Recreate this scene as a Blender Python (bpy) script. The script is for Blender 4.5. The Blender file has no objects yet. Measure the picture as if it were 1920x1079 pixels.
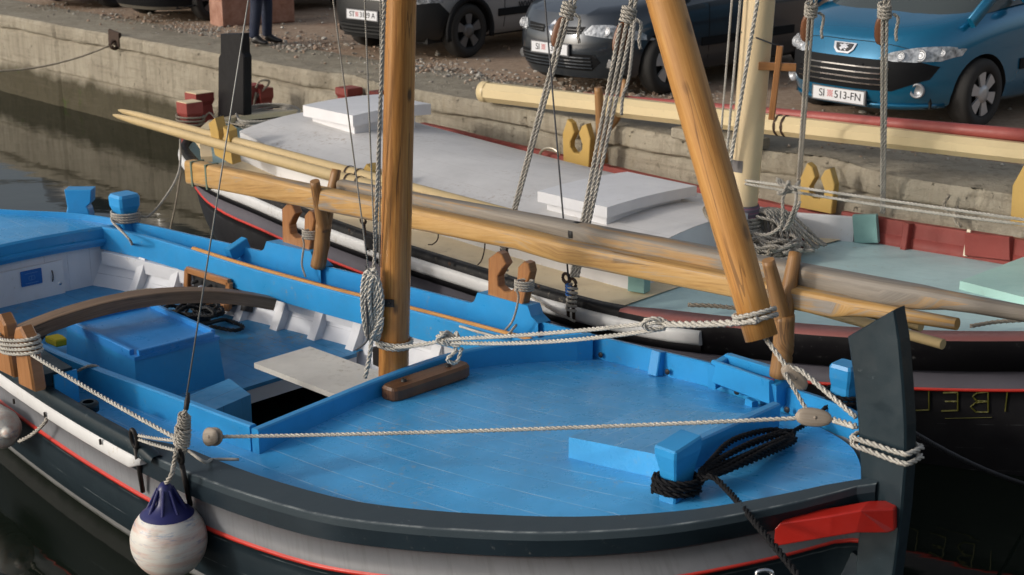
import bpy, bmesh, math, random
import numpy as np
from mathutils import Vector, Matrix
from mathutils.bvhtree import BVHTree
from mathutils.geometry import tessellate_polygon

# ------------------------------------------------------------------ camera, light
SC = bpy.context.scene
COL = SC.collection
F, CAM_H = 2800.0, 3.6                       # focal length in photo pixels, eye height over the water
PITCH = math.atan(839.5 / F)
cp, sp = math.cos(PITCH), math.sin(PITCH)
cam = bpy.data.cameras.new('camera'); camo = bpy.data.objects.new('camera', cam); COL.objects.link(camo)
cam.sensor_width = 23.5; cam.lens = F / 1920 * 23.5; cam.clip_start = 0.1; cam.clip_end = 2000
camo.location = (0, 0, CAM_H); camo.rotation_euler = (math.pi / 2 - PITCH, 0, 0)
cam.dof.use_dof = True; cam.dof.focus_distance = 8.3; cam.dof.aperture_fstop = 2.6
SC.camera = camo

SUN_AZ, SUN_EL = math.radians(200), math.radians(20)   # direction TO the sun, angle from +X
sv = Vector((math.cos(SUN_AZ) * math.cos(SUN_EL), math.sin(SUN_AZ) * math.cos(SUN_EL), math.sin(SUN_EL)))
W = bpy.data.worlds.new('World'); SC.world = W; W.use_nodes = True
wn = W.node_tree.nodes; sky = wn.new('ShaderNodeTexSky'); sky.sky_type = 'NISHITA'; sky.sun_disc = False
sky.sun_elevation = SUN_EL; sky.sun_rotation = math.atan2(sv.x, sv.y)
sky.dust_density = 4.0; sky.air_density = 1.0
hsv = wn.new('ShaderNodeHueSaturation'); hsv.inputs['Saturation'].default_value = .5; W.node_tree.links.new(sky.outputs[0], hsv.inputs['Color']); W.node_tree.links.new(hsv.outputs[0], wn['Background'].inputs[0]); wn['Background'].inputs[1].default_value = 0.15
sl = bpy.data.lights.new('sun', 'SUN'); sl.energy = 1.25; sl.angle = math.radians(5); sl.color = (1, .95, .87)
so = bpy.data.objects.new('sun', sl); COL.objects.link(so)
so.rotation_euler = (-sv).to_track_quat('-Z', 'Y').to_euler(); so.location = (-8, -8, 20)
SC.view_settings.view_transform = 'Standard'; SC.view_settings.look = 'None'
SC.view_settings.exposure = -0.12; SC.view_settings.gamma = 1.0
SC.cycles.max_bounces = 6; SC.cycles.diffuse_bounces = 3

# ------------------------------------------------------------------ picking points
def ray(x, y):
    u = (x - 960) / F; v = (539.5 - y) / F
    return np.array([u, cp + v * sp, -sp + v * cp])
def PZ(x, y, z):
    d = ray(x, y); return np.array([0, 0, CAM_H]) + d * ((z - CAM_H) / d[2])
def V(*a): return np.array(a, float)
def spl(xs, ys):
    """smooth interpolation through knots"""
    xs = np.array(xs, float); ys = np.array(ys, float); m = np.gradient(ys, xs)
    def g(x):
        x = min(max(x, xs[0]), xs[-1]); i = min(max(int(np.searchsorted(xs, x)) - 1, 0), len(xs) - 2)
        h = xs[i + 1] - xs[i]; q = (x - xs[i]) / h
        return ((1 + 2 * q) * (1 - q) ** 2 * ys[i] + q * (1 - q) ** 2 * h * m[i]
                + q * q * (3 - 2 * q) * ys[i + 1] + q * q * (q - 1) * h * m[i + 1])
    return g
class Frame:
    def __init__(s, deg, s0=0., t0=0., zr=None):
        a = math.radians(deg); s.f = np.array([math.cos(a), math.sin(a)]); s.p = np.array([-math.sin(a), math.cos(a)])
        s.s0, s.t0, s.zr, s.a = s0, t0, zr, a
    def __call__(s, a, t, z):
        q = (a + s.s0) * s.f + (t + s.t0) * s.p; return np.array([q[0], q[1], z])
    def st(s, P): return float(P[:2] @ s.f - s.s0), float(P[:2] @ s.p - s.t0)
    def on(s, x, y, dz=0.):
        z = .7
        for _ in range(40):
            P = PZ(x, y, z + dz); a, t = s.st(P); z = .5 * z + .5 * s.zr(min(max(a, -7), 5))
        return P
    def pt(s, x, y, t):
        d = ray(x, y); k = (t + s.t0) / (d[:2] @ s.p); return np.array([0, 0, CAM_H]) + k * d
A = Frame(-44, -6.3, 5.15, lambda s: .68 + (.033 * s * s if s > 0 else .004 * s * s))
_o = Frame(-46.5); _O = PZ(1392, 370, .95)
B = Frame(-46.5, float(_O[:2] @ _o.f), float(_O[:2] @ _o.p), lambda s: .70 + (.022 * s * s if s > 0 else .006 * s * s))

# ------------------------------------------------------------------ mesh building
class MB:
    def __init__(s): s.v, s.f, s.m, s.uv, s.sm = [], [], [], [], []
    def add(s, vs, fs, mi=0, uv=None, smooth=True):
        n = len(s.v); s.v += [tuple(map(float, q)) for q in vs]
        for k, fc in enumerate(fs):
            s.f.append([i + n for i in fc]); s.m.append(mi if isinstance(mi, int) else mi[k]); s.sm.append(smooth)
            s.uv.append([uv[i] for i in fc] if uv is not None else [(0, 0)] * len(fc))
    def grid(s, rows, mi=0, uv=None, smooth=True, closed=False):
        nr, nc = len(rows), len(rows[0]); vs = [p for r in rows for p in r]; fs, ms = [], []
        for i in range(nr - 1):
            for j in range(nc if closed else nc - 1):
                k = (j + 1) % nc; fs.append([i * nc + j, i * nc + k, (i + 1) * nc + k, (i + 1) * nc + j])
                ms.append(mi if isinstance(mi, int) else mi[j])
        s.add(vs, fs, ms, [q for r in uv for q in r] if uv is not None else None, smooth)
    def sweep(s, path, sec, mi=0, up=(0, 0, 1), caps=True, smooth=True, scale=None):
        """carry a closed 2-D section along a path; UV = metres along, metres round"""
        P = [np.array(p, float) for p in path]; n = len(P); k = len(sec); up = np.array(up, float)
        per = [0.]
        for j in range(k): per.append(per[-1] + math.dist(sec[j], sec[(j + 1) % k]))
        L = 0.; vs, uv = [], []; pn = None
        for i in range(n):
            t = P[min(i + 1, n - 1)] - P[max(i - 1, 0)]; t = t / (np.linalg.norm(t) + 1e-12)
            if i: L += np.linalg.norm(P[i] - P[i - 1])
            ref = up if pn is None else pn
            b = ref - t * (ref @ t)
            if np.linalg.norm(b) < 1e-4: b = np.array([1., 0, 0]) - t * t[0]
            b /= np.linalg.norm(b)
            if pn is not None or True: pn = b if up is None else pn
            a = np.cross(t, b); q = 1. if scale is None else scale[i]
            for j in range(k + 1):
                x, y = sec[j % k]; vs.append(P[i] + (a * x + b * y) * q); uv.append((L, per[j]))
        fs = [[i * (k + 1) + j, i * (k + 1) + j + 1, (i + 1) * (k + 1) + j + 1, (i + 1) * (k + 1) + j] for i in range(n - 1) for j in range(k)]
        s.add(vs, fs, mi, uv, smooth)
        if caps:
            for r, rev in ((0, False), (n - 1, True)):
                c = vs[r * (k + 1):r * (k + 1) + k]; o = list(range(k))
                s.add(c, [o[::-1] if not rev else o], mi, [uv[r * (k + 1)]] * k, False)
    def tube(s, path, r, n=8, mi=0, scale=None, caps=True):
        s.sweep(path, [(r * math.cos(2 * math.pi * j / n), r * math.sin(2 * math.pi * j / n)) for j in range(n)], mi, (0.03, .02, 1), caps, True, scale)
    def bar(s, p, q, w, h, mi=0, up=(0, 0, 1), bev=.006):
        b = min(bev, w * .3, h * .3); w2, h2 = w / 2, h / 2
        sec = [(-w2 + b, -h2), (w2 - b, -h2), (w2, -h2 + b), (w2, h2 - b), (w2 - b, h2), (-w2 + b, h2), (-w2, h2 - b), (-w2, -h2 + b)]
        s.sweep([p, q], sec, mi, up, True, False)
    def prism(s, poly, o, u, v, w, mi=0, bev=0.):
        """polygon (in u,v) from o, given thickness along w (vector with length)"""
        o, u, v, w = [np.array(q, float) for q in (o, u, v, w)]
        k = len(poly); c = np.mean(np.array(poly), 0)
        if bev:
            L = np.linalg.norm(w); wn = w / L
            ins = []
            for i in range(k):
                p0, p1, p2 = [np.array(poly[(i + d) % k], float) for d in (-1, 0, 1)]
                e1 = p1 - p0; e1 /= np.linalg.norm(e1) + 1e-9; e2 = p2 - p1; e2 /= np.linalg.norm(e2) + 1e-9
                n1 = np.array([-e1[1], e1[0]]); n2 = np.array([-e2[1], e2[0]]); nn = n1 + n2; nn /= max(np.linalg.norm(nn), .5)
                ins.append(nn)
            area = sum(poly[i][0] * poly[(i + 1) % k][1] - poly[(i + 1) % k][0] * poly[i][1] for i in range(k))
            sg = 1 if area > 0 else -1
            su, sv_ = np.linalg.norm(u), np.linalg.norm(v)
            inner = [np.array(poly[i]) + sg * ins[i] * bev / max(su, 1e-6) for i in range(k)]
            rings = [[o + u * q[0] + v * q[1] for q in inner], [o + u * q[0] + v * q[1] + wn * bev for q in poly],
                     [o + u * q[0] + v * q[1] + w - wn * bev for q in poly], [o + u * q[0] + v * q[1] + w for q in inner]]
        else:
            rings = [[o + u * q[0] + v * q[1] for q in poly], [o + u * q[0] + v * q[1] + w for q in poly]]
        pl = [Vector((q[0], q[1], 0)) for q in poly]
        tri = [list(t) for t in tessellate_polygon([pl])]
        uvp = [(q[1] * np.linalg.norm(v), q[0] * np.linalg.norm(u)) for q in poly]
        s.add(rings[0], tri, mi, uvp, False); s.add(rings[-1], [t[::-1] for t in tri], mi, uvp, False)
        vs = [p for r in rings for p in r]; fs = []
        for r in range(len(rings) - 1):
            for j in range(k): fs.append([r * k + j, r * k + (j + 1) % k, (r + 1) * k + (j + 1) % k, (r + 1) * k + j])
        s.add(vs, fs, mi, uvp * len(rings), False)
    def boxl(s, cs, mi=0):
        """box from 8 corners: 4 bottom then 4 top"""
        fs = [[3, 2, 1, 0], [4, 5, 6, 7], [0, 1, 5, 4], [1, 2, 6, 5], [2, 3, 7, 6], [3, 0, 4, 7]]
        for fc in fs:
            q = [np.array(cs[i]) for i in fc]; a = np.linalg.norm(q[1] - q[0]); b = np.linalg.norm(q[2] - q[1])
            s.add(q, [[0, 1, 2, 3]], mi, [(0, 0), (a, 0), (a, b), (0, b)] if a > b else [(0, 0), (0, a), (b, a), (b, 0)], False)
    def fbox(s, fr, s0, s1, t0, t1, z0, z1, mi=0):
        s.boxl([fr(s0, t0, z0), fr(s1, t0, z0), fr(s1, t1, z0), fr(s0, t1, z0), fr(s0, t0, z1), fr(s1, t0, z1), fr(s1, t1, z1), fr(s0, t1, z1)], mi)
    def lathe(s, prof, o, ax, n=24, mi=0):
        """prof: list of (radius, height along ax)"""
        o = np.array(o, float); ax = np.array(ax, float); ax /= np.linalg.norm(ax)
        a = np.cross(ax, [0, 0, 1.]); a = np.array([1., 0, 0]) if np.linalg.norm(a) < 1e-3 else a / np.linalg.norm(a); b = np.cross(ax, a)
        rows = [[o + ax * h + (a * math.cos(2 * math.pi * j / n) + b * math.sin(2 * math.pi * j / n)) * r for j in range(n + 1)] for r, h in prof]
        uv = [[(h, j / n) for j in range(n + 1)] for r, h in prof]
        s.grid(rows, mi, uv)
    def strands(s, path, r, pitch=None, nv=5, mi=0):
        """a laid rope: three strands twisted round the path"""
        P = resample(path, r * 1.15); n = len(P); pitch = pitch or 7.5 * r
        t0 = P[1] - P[0]; b = np.cross(t0, [.3, .2, .9]); b /= np.linalg.norm(b) + 1e-9; L = 0.
        fr = []
        for i in range(n):
            t = P[min(i + 1, n - 1)] - P[max(i - 1, 0)]; t /= np.linalg.norm(t) + 1e-12
            b = b - t * (b @ t); b /= np.linalg.norm(b) + 1e-12
            if i: L += np.linalg.norm(P[i] - P[i - 1])
            fr.append((P[i], b.copy(), np.cross(t, b), L))
        for k in range(3):
            vs, uv = [], []
            for (c, x, y, l) in fr:
                a = 2 * math.pi * (l / pitch + k / 3); o = c + (x * math.cos(a) + y * math.sin(a)) * r * .5
                for j in range(nv + 1):
                    q = a + 2 * math.pi * j / nv
                    vs.append(o + (x * math.cos(q) + y * math.sin(q)) * r * .54); uv.append((l, k + j / nv))
            w = nv + 1
            fs = [[i * w + j, i * w + j + 1, (i + 1) * w + j + 1, (i + 1) * w + j] for i in range(n - 1) for j in range(nv)]
            fs += [list(range(nv))[::-1], [(n - 1) * w + j for j in range(nv)]]
            s.add(vs, fs, mi, uv)
def resample(path, step):
    P = np.array(path, float); d = np.r_[0, np.cumsum(np.linalg.norm(np.diff(P, axis=0), axis=1))]
    n = max(int(d[-1] / step), 2); q = np.linspace(0, d[-1], n + 1)
    return np.stack([np.interp(q, d, P[:, i]) for i in range(3)], 1)
def curve(pts, n=10):
    """Catmull-Rom through points"""
    P = [np.array(p, float) for p in pts]
    if len(P) < 3: return [P[0] + (P[-1] - P[0]) * i / n for i in range(n + 1)]
    Q = [2 * P[0] - P[1]] + P + [2 * P[-1] - P[-2]]; out = []
    for i in range(len(P) - 1):
        a, b, c, d = Q[i:i + 4]
        for k in range(n):
            t = k / n; out.append(.5 * ((2 * b) + (c - a) * t + (2 * a - 5 * b + 4 * c - d) * t * t + (3 * b - a - 3 * c + d) * t ** 3))
    return out + [P[-1]]
def sag(p, q, d=.02, n=24):
    p, q = np.array(p, float), np.array(q, float)
    return [p + (q - p) * i / n - np.array([0, 0, 4 * d * (i / n) * (1 - i / n)]) for i in range(n + 1)]
def wraps(c, ax, rx, turns, pitch, ry=None, up=(0, 0, 1), n=20, ph=0.):
    """helix round an axis (or an ellipse rx along 'side', ry along the other)"""
    c = np.array(c, float); ax = np.array(ax, float); ax /= np.linalg.norm(ax); u = np.array(up, float)
    b = u - ax * (u @ ax)
    if np.linalg.norm(b) < 1e-3: b = np.array([0, 1., 0]) - ax * ax[1]
    b /= np.linalg.norm(b); a = np.cross(ax, b); ry = ry or rx
    return [c + ax * pitch * (i / n - turns / 2) + a * rx * math.cos(ph + 2 * math.pi * i / n) + b * ry * math.sin(ph + 2 * math.pi * i / n) for i in range(int(turns * n) + 1)]

def rootloc(o):
    v = Vector((0, 0, 0))
    while o is not None: v += o.location; o = o.parent
    return v
def thing(name, label, cat, loc, group=None):
    o = bpy.data.objects.new(name, None); COL.objects.link(o); o.location = tuple(loc); o.empty_display_size = .1
    o['label'] = label; o['category'] = cat
    if group: o['group'] = group
    return o
def obj(name, mb, mats, parent=None, label=None, cat=None, group=None, kind=None, local=False, loc=None):
    me = bpy.data.meshes.new(name)
    if parent is not None:
        off = Vector((0, 0, 0)) if local else rootloc(parent); where = None
    else:
        a = np.array(mb.v); off = Vector(((a[:, 0].min() + a[:, 0].max()) / 2, (a[:, 1].min() + a[:, 1].max()) / 2, a[:, 2].min())) if loc is None else Vector(loc)
        if kind: off = Vector((0, 0, 0))
        where = off
    me.from_pydata([(x - off[0], y - off[1], z - off[2]) for x, y, z in mb.v], [], mb.f)
    me.polygons.foreach_set('material_index', mb.m); me.polygons.foreach_set('use_smooth', mb.sm)
    ul = me.uv_layers.new(name='UVMap'); ul.data.foreach_set('uv', [c for fc in mb.uv for q in fc for c in q])
    for m in (mats if isinstance(mats, (list, tuple)) else [mats]): me.materials.append(m)
    me.update()
    bm = bmesh.new(); bm.from_mesh(me); bmesh.ops.remove_doubles(bm, verts=bm.verts, dist=1e-5) if len(me.vertices) < 40000 else None
    bmesh.ops.recalc_face_normals(bm, faces=bm.faces) if len(me.vertices) < 60000 else None
    bm.to_mesh(me); bm.free()
    o = bpy.data.objects.new(name, me); COL.objects.link(o)
    if parent is not None: o.parent = parent
    else: o.location = where
    if label: o['label'] = label
    if cat: o['category'] = cat
    if group: o['group'] = group
    if kind: o['kind'] = kind
    return o
def autosmooth(o, deg=35):
    me = o.data; bm = bmesh.new(); bm.from_mesh(me)
    for e in bm.edges:
        if len(e.link_faces) == 2 and e.calc_face_angle(0) > math.radians(deg): e.smooth = False
    for f in bm.faces: f.smooth = True
    bm.to_mesh(me); bm.free(); return o

# ------------------------------------------------------------------ materials
class NT:
    def __init__(s, name):
        s.m = bpy.data.materials.new(name); s.m.use_nodes = True; s.t = s.m.node_tree; s.b = s.t.nodes['Principled BSDF']
    def n(s, ty, **kw):
        o = s.t.nodes.new(ty)
        for k, v in kw.items():
            if k in o.inputs: o.inputs[k].default_value = v
            else: setattr(o, k, v)
        return o
    def l(s, a, b): s.t.links.new(a, b)
    def coord(s, kind='Object', scale=(1, 1, 1)):
        c = s.n('ShaderNodeTexCoord'); m = s.n('ShaderNodeMapping'); m.inputs['Scale'].default_value = scale
        s.l(c.outputs[kind], m.inputs[0]); return m.outputs[0]
    def noise(s, vec, scale=5., detail=4., rough=.55):
        o = s.n('ShaderNodeTexNoise'); o.inputs['Scale'].default_value = scale; o.inputs['Detail'].default_value = detail; o.inputs['Roughness'].default_value = rough
        s.l(vec, o.inputs['Vector']); return o.outputs['Fac']
    def ramp(s, fac, stops):
        o = s.n('ShaderNodeValToRGB'); e = o.color_ramp.elements
        for i, (p, c) in enumerate(stops):
            q = e[i] if i < 2 else e.new(p)
            q.position = p; q.color = (*c, 1) if len(c) == 3 else c
        s.l(fac, o.inputs[0]); return o.outputs[0]
    def step(s, fac, a, b): return s.ramp(fac, [(a, (0, 0, 0)), (b, (1, 1, 1))])
    def math(s, op, a, b=None):
        o = s.n('ShaderNodeMath', operation=op)
        for i, q in enumerate((a, b)):
            if q is None: continue
            if isinstance(q, (int, float)): o.inputs[i].default_value = q
            else: s.l(q, o.inputs[i])
        return o.outputs[0]
    def mix(s, fac, a, b):
        o = s.n('ShaderNodeMix', data_type='RGBA')
        for i, q in ((0, fac), (6, a), (7, b)):
            if isinstance(q, (int, float)): o.inputs[i].default_value = q
            elif isinstance(q, tuple): o.inputs[i].default_value = (*q, 1)
            else: s.l(q, o.inputs[i])
        return o.outputs[2]
    def bump(s, h, st=.3, d=.01):
        o = s.n('ShaderNodeBump'); o.inputs['Strength'].default_value = st; o.inputs['Distance'].default_value = d
        s.l(h, o.inputs['Height']); s.l(o.outputs[0], s.b.inputs['Normal'])
    def out(s, col=None, rough=.5, metal=0., spec=.5):
        if isinstance(col, tuple): s.b.inputs['Base Color'].default_value = (*col, 1)
        elif col is not None: s.l(col, s.b.inputs['Base Color'])
        if isinstance(rough, (int, float)): s.b.inputs['Roughness'].default_value = rough
        else: s.l(rough, s.b.inputs['Roughness'])
        s.b.inputs['Metallic'].default_value = metal; s.b.inputs['Specular IOR Level'].default_value = spec
        return s.m
def mulc(c, k): return tuple(min(x * k, 1) for x in c)
def paint(name, col, rough=.4, var=.16, wear=None, wear_amt=0., dirt=.25, bump=.12, planks=0., line=None, seam=0., spec=.5, scratch=0.):
    t = NT(name); o = t.coord('Object')
    n1 = t.noise(o, 2.3, 5, .6); n2 = t.noise(o, 11, 6, .65); n3 = t.noise(o, 70, 3, .6)
    c = t.mix(t.step(n1, .3, .7), mulc(col, 1 - var), mulc(col, 1 + var))
    c = t.mix(t.math('MULTIPLY', t.step(n2, .55, .8), dirt), c, mulc(col, .55))
    h = t.math('ADD', t.math('MULTIPLY', n2, .6), t.math('MULTIPLY', n3, .25))
    if wear_amt:
        w = t.math('MULTIPLY', t.step(t.noise(o, 1.5, 3), .50, .66), t.step(t.noise(o, 22, 7, .75), .63 - wear_amt, .74 - wear_amt))
        c = t.mix(t.math('MULTIPLY', w, .75), c, wear or (.35, .27, .18))
    if planks or seam:
        u = t.coord('UV'); x = t.n('ShaderNodeSeparateXYZ'); t.l(u, x.inputs[0])
        wd = planks or seam
        fr = t.math('FRACT', t.math('ADD', t.math('DIVIDE', x.outputs[1], wd), .5 + 40))
        dd = t.math('ABSOLUTE', t.math('SUBTRACT', fr, .5)); ln = t.math('LESS_THAN', dd, .0024 / wd)
        wide = t.math('SUBTRACT', 1., t.math('MINIMUM', t.math('MULTIPLY', dd, wd / .008), 1.))
        br = t.step(t.noise(t.coord('UV', (1.5, 12, 1)), 3.0, 5, .7), .42, .55)
        if line: c = t.mix(t.math('MULTIPLY', t.math('MULTIPLY', ln, br), .8), c, line)
        h = t.math('SUBTRACT', h, t.math('MULTIPLY', wide, .6))
        # slight tone change from plank to plank
        fl = t.math('FLOOR', t.math('ADD', t.math('DIVIDE', x.outputs[1], wd), 40.5)); wn_ = t.n('ShaderNodeTexWhiteNoise', noise_dimensions='1D'); t.l(fl, wn_.inputs['W'])
        c = t.mix(t.math('MULTIPLY', wn_.outputs['Value'], .16), c, mulc(col, .7))
    if scratch:
        sc_ = t.step(t.noise(t.coord('Object', (3, 3, 40)), 4, 4, .75), .70, .76)
        c = t.mix(t.math('MULTIPLY', sc_, scratch), c, (.45, .5, .52))
    t.bump(h, bump, .012)
    rg = t.ramp(n2, [(.3, (rough * .8,) * 3), (.75, (min(rough * 1.45, 1),) * 3)])
    return t.out(c, rg, 0, spec)
def wood(name, c0, c1, c2, weather=0., wcol=(.30, .29, .27), rough=.55, knots=.5, grain=26., varnish=0.):
    t = NT(name); o = t.coord('Object')
    g1 = t.noise(t.coord('UV', (.42, grain * .45, 1)), 2.0, 6, .7); g2 = t.noise(t.coord('UV', (1.6, grain * 2.2, 1)), 2.0, 4, .7); big = t.noise(t.coord('UV', (.6, 3.0, 1)), 2.6, 4, .6)
    g = t.math('ADD', t.math('MULTIPLY', g1, .62), t.math('MULTIPLY', g2, .38))
    c = t.ramp(g, [(.36, c0), (.48, c1), (.62, c2)])
    c = t.mix(t.math('MULTIPLY', t.step(big, .42, .62), .4), c, mulc(c1, .62))
    h = g
    if knots:
        vo = t.n('ShaderNodeTexVoronoi'); vo.inputs['Scale'].default_value = 1.0; t.l(t.coord('UV', (4.2, 9.5, 1)), vo.inputs['Vector'])
        vs_ = t.n('ShaderNodeSeparateXYZ'); t.l(vo.outputs['Color'], vs_.inputs[0]); some = t.math('GREATER_THAN', vs_.outputs[0], .5)
        k = t.math('MULTIPLY', some, t.math('SUBTRACT', 1., t.step(t.math('ADD', vo.outputs['Distance'], t.math('MULTIPLY', g2, .12)), .15, .26))); c = t.mix(t.math('MULTIPLY', k, min(1, knots * 1.2)), c, mulc(c0, .28))
        cn = t.noise(t.coord('UV', (.30, 9, 1)), 1.6, 2, .4); cr = t.math('LESS_THAN', t.math('ABSOLUTE', t.math('SUBTRACT', cn, .53)), .0075)
        cr = t.math('MULTIPLY', cr, t.step(t.noise(t.coord('UV', (.7, 2, 1)), 1.7, 2), .45, .5)); c = t.mix(t.math('MULTIPLY', cr, .55), c, mulc(c0, .3)); h = t.math('SUBTRACT', g, cr)
    if weather:
        w = t.step(t.math('ADD', t.math('MULTIPLY', t.noise(t.coord('UV', (.55, 5, 1)), 1.5, 5, .65), .6), t.math('MULTIPLY', g, .45)), .64 - weather * .30, .70 - weather * .28)
        gc = t.ramp(g, [(.36, mulc(wcol, .62)), (.62, mulc(wcol, 1.2))]); c = t.mix(t.math('MULTIPLY', w, .92), c, gc)
    t.bump(t.math('ADD', h, t.math('MULTIPLY', t.noise(o, 40, 3), .3)), .45, .006)
    if varnish: t.b.inputs['Coat Weight'].default_value = varnish; t.b.inputs['Coat Roughness'].default_value = .25
    return t.out(c, rough)
def ropemat(name, col, dark=.55):
    t = NT(name); u = t.coord('UV'); x = t.n('ShaderNodeSeparateXYZ'); t.l(u, x.inputs[0])
    o = t.coord('Object'); n = t.noise(o, 9, 4); n2 = t.noise(o, 160, 2)
    c = t.mix(t.step(n, .35, .7), mulc(col, dark + .15), col); c = t.mix(t.math('MULTIPLY', t.step(n2, .5, .7), .4), c, mulc(col, .5))
    t.bump(n2, .5, .003); return t.out(c, .9, 0, .2)
def twistmat(name, col, pitch=.06):
    """laid rope told by shading only, for thin or far lines"""
    t = NT(name); u = t.coord('UV'); x = t.n('ShaderNodeSeparateXYZ'); t.l(u, x.inputs[0])
    w = t.math('SINE', t.math('MULTIPLY', t.math('ADD', t.math('DIVIDE', x.outputs[0], pitch), t.math('MULTIPLY', x.outputs[1], 8.)), 18.85))
    n = t.noise(t.coord('Object'), 8, 4); c = t.mix(n, mulc(col, .6), mulc(col, 1.1)); c = t.mix(t.math('MULTIPLY', t.step(w, .0, .9), -.0) if False else t.math('MULTIPLY', t.math('LESS_THAN', w, -.5), .4), c, mulc(col, .35))
    t.bump(w, .6, .004); return t.out(c, .9, 0, .2)
def plain(name, col, rough=.5, metal=0., spec=.5, var=.1, bump=.05, coat=0., sc=20):
    t = NT(name); o = t.coord('Object'); n = t.noise(o, sc, 4); c = t.mix(n, mulc(col, 1 - var), mulc(col, 1 + var))
    if bump: t.bump(n, bump, .005)
    if coat: t.b.inputs['Coat Weight'].default_value = coat; t.b.inputs['Coat Roughness'].default_value = .04
    return t.out(c, rough, metal, spec)

BLUE = (.028, .28, .61)
M = {}
M['blue'] = paint('blue_paint', BLUE, .33, .1, (.30, .30, .26), .05, .25, .10)
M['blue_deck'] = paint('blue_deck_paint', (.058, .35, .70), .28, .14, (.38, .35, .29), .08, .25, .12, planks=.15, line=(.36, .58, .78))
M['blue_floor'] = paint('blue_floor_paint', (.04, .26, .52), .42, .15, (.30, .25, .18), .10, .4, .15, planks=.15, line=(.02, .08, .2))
M['white'] = paint('white_paint', (.72, .72, .74), .45, .06, (.45, .38, .28), .04, .12, .1)
M['white_planks'] = paint('white_plank_paint', (.70, .71, .75), .45, .06, None, 0, .12, .1, planks=.19, line=(.35, .36, .4))
M['grey_bench'] = paint('grey_bench_paint', (.63, .60, .54), .55, .12, (.33, .28, .2), .10, .3, .15)
M['slate'] = paint('slate_paint', (.013, .025, .033), .38, .22, (.30, .33, .34), .02, .3, .12, scratch=.35, spec=.22)
M['slate_dark'] = paint('slate_dark_paint', (.013, .022, .030), .36, .2, (.3, .3, .3), .01, .3, .12, scratch=.2, spec=.22)
M['grey_strake'] = paint('grey_strake_paint', (.15, .155, .17), .45, .08, (.4, .4, .4), .02, .25, .14, spec=.22)
M['red_line'] = paint('red_line_paint', (.55, .03, .018), .4, .1)
M['red'] = paint('red_paint', (.44, .018, .011), .4, .15, (.3, .05, .04), .05, .3, .15)
M['mast_wood'] = wood('mast_wood', (.13, .046, .008), (.41, .172, .034), (.53, .26, .07), 0, knots=.75, rough=.45, varnish=.25)
M['spar_wood'] = wood('spar_wood', (.29, .115, .024), (.51, .24, .060), (.60, .32, .10), .10, (.4, .36, .3), knots=.5, rough=.5)
M['oar_wood'] = wood('oar_wood', (.27, .13, .038), (.48, .275, .085), (.56, .35, .14), .36, (.24, .22, .195), knots=.3, grain=40)
M['grey_wood'] = wood('grey_oar_wood', (.30, .16, .06), (.42, .26, .11), (.44, .29, .14), .70, (.20, .183, .16), knots=.3, grain=44)
M['crutch_wood'] = wood('crutch_wood', (.17, .06, .016), (.36, .155, .05), (.42, .20, .075), 0, knots=.3, rough=.4, varnish=.3)
M['branch_wood'] = wood('branch_wood', (.11, .05, .018), (.30, .15, .05), (.36, .20, .08), .1, (.2, .16, .12), knots=.15, rough=.45)
M['beam_wood'] = wood('beam_wood', (.08, .046, .026), (.19, .115, .065), (.26, .175, .11), .15, (.22, .18, .14), knots=.3)
M['block_wood'] = wood('cleat_wood', (.035, .014, .005), (.115, .045, .013), (.17, .075, .024), .15, (.06, .045, .03), knots=.4, varnish=.35)
M['pulley_wood'] = wood('pulley_wood', (.24, .19, .145), (.34, .28, .22), (.40, .34, .28), .2, knots=.2)
M['brown_pulley'] = wood('brown_pulley_wood', (.08, .028, .010), (.17, .06, .02), (.22, .085, .03), 0, knots=.2, varnish=.4)
M['rope'] = ropemat('rope_white', (.66, .63, .57)); M['rope_grey'] = ropemat('rope_grey', (.56, .52, .46)); M['rope_black'] = ropemat('rope_black', (.016, .016, .018))
M['rope_tan'] = ropemat('rope_tan', (.42, .37, .30)); M['line'] = twistmat('thin_line', (.42, .39, .34), .03); M['wire'] = plain('steel_wire', (.22, .22, .21), .45, .6)
M['dark_line'] = plain('dark_wire', (.05, .05, .055), .6)
M['iron'] = plain('black_iron', (.022, .019, .018), .55, .3, var=.4, bump=.2); M['rust'] = plain('rusty_iron', (.05, .028, .018), .75, .2, var=.5, bump=.4)
M['buoy_white'] = paint('buoy_white', (.72, .70, .66), .42, .05, (.25, .32, .48), .07, .3, .05); 
t = NT('buoy_white_scuffed'); u = t.coord('UV', (16, 2.2, 1)); n = t.noise(u, 1.3, 5, .65); n2 = t.noise(t.coord('UV', (30, 5, 1)), 1.2, 5, .7); n3 = t.noise(t.coord('Object'), 9, 5)
c = t.mix(n3, (.60, .58, .53), (.74, .72, .68)); c = t.mix(t.math('MULTIPLY', t.step(n, .46, .60), .6), c, (.58, .34, .27)); c = t.mix(t.math('MULTIPLY', t.step(n2, .55, .66), .65), c, (.16, .25, .42)); c = t.mix(t.math('MULTIPLY', t.step(n3, .6, .72), .4), c, (.35, .28, .18)); M['buoy_white'] = t.out(c, .42)
M['buoy_blue'] = plain('buoy_blue', (.018, .020, .11), .38, var=.15)
M['black_rubber'] = plain('black_rubber', (.012, .012, .013), .6)
M['b_black'] = paint('hull_black', (.008, .0075, .009), .42, .15, (.2, .2, .2), .02, .3, .08, scratch=.12, spec=.22)
M['b_grey'] = paint('hull_mauve_grey', (.105, .098, .118), .45, .1, None, 0, .25, .08, spec=.22)
M['b_white'] = paint('rub_white', (.66, .66, .66), .45, .08, (.4, .33, .2), .07, .3, .1)
M['b_rail'] = paint('rail_black', (.011, .011, .012), .5, .2, (.25, .22, .18), .08, .3, .15, spec=.22)
M['maroon'] = paint('maroon_paint', (.26, .045, .036), .5, .12, (.4, .25, .2), .04, .3, .1)
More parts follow.
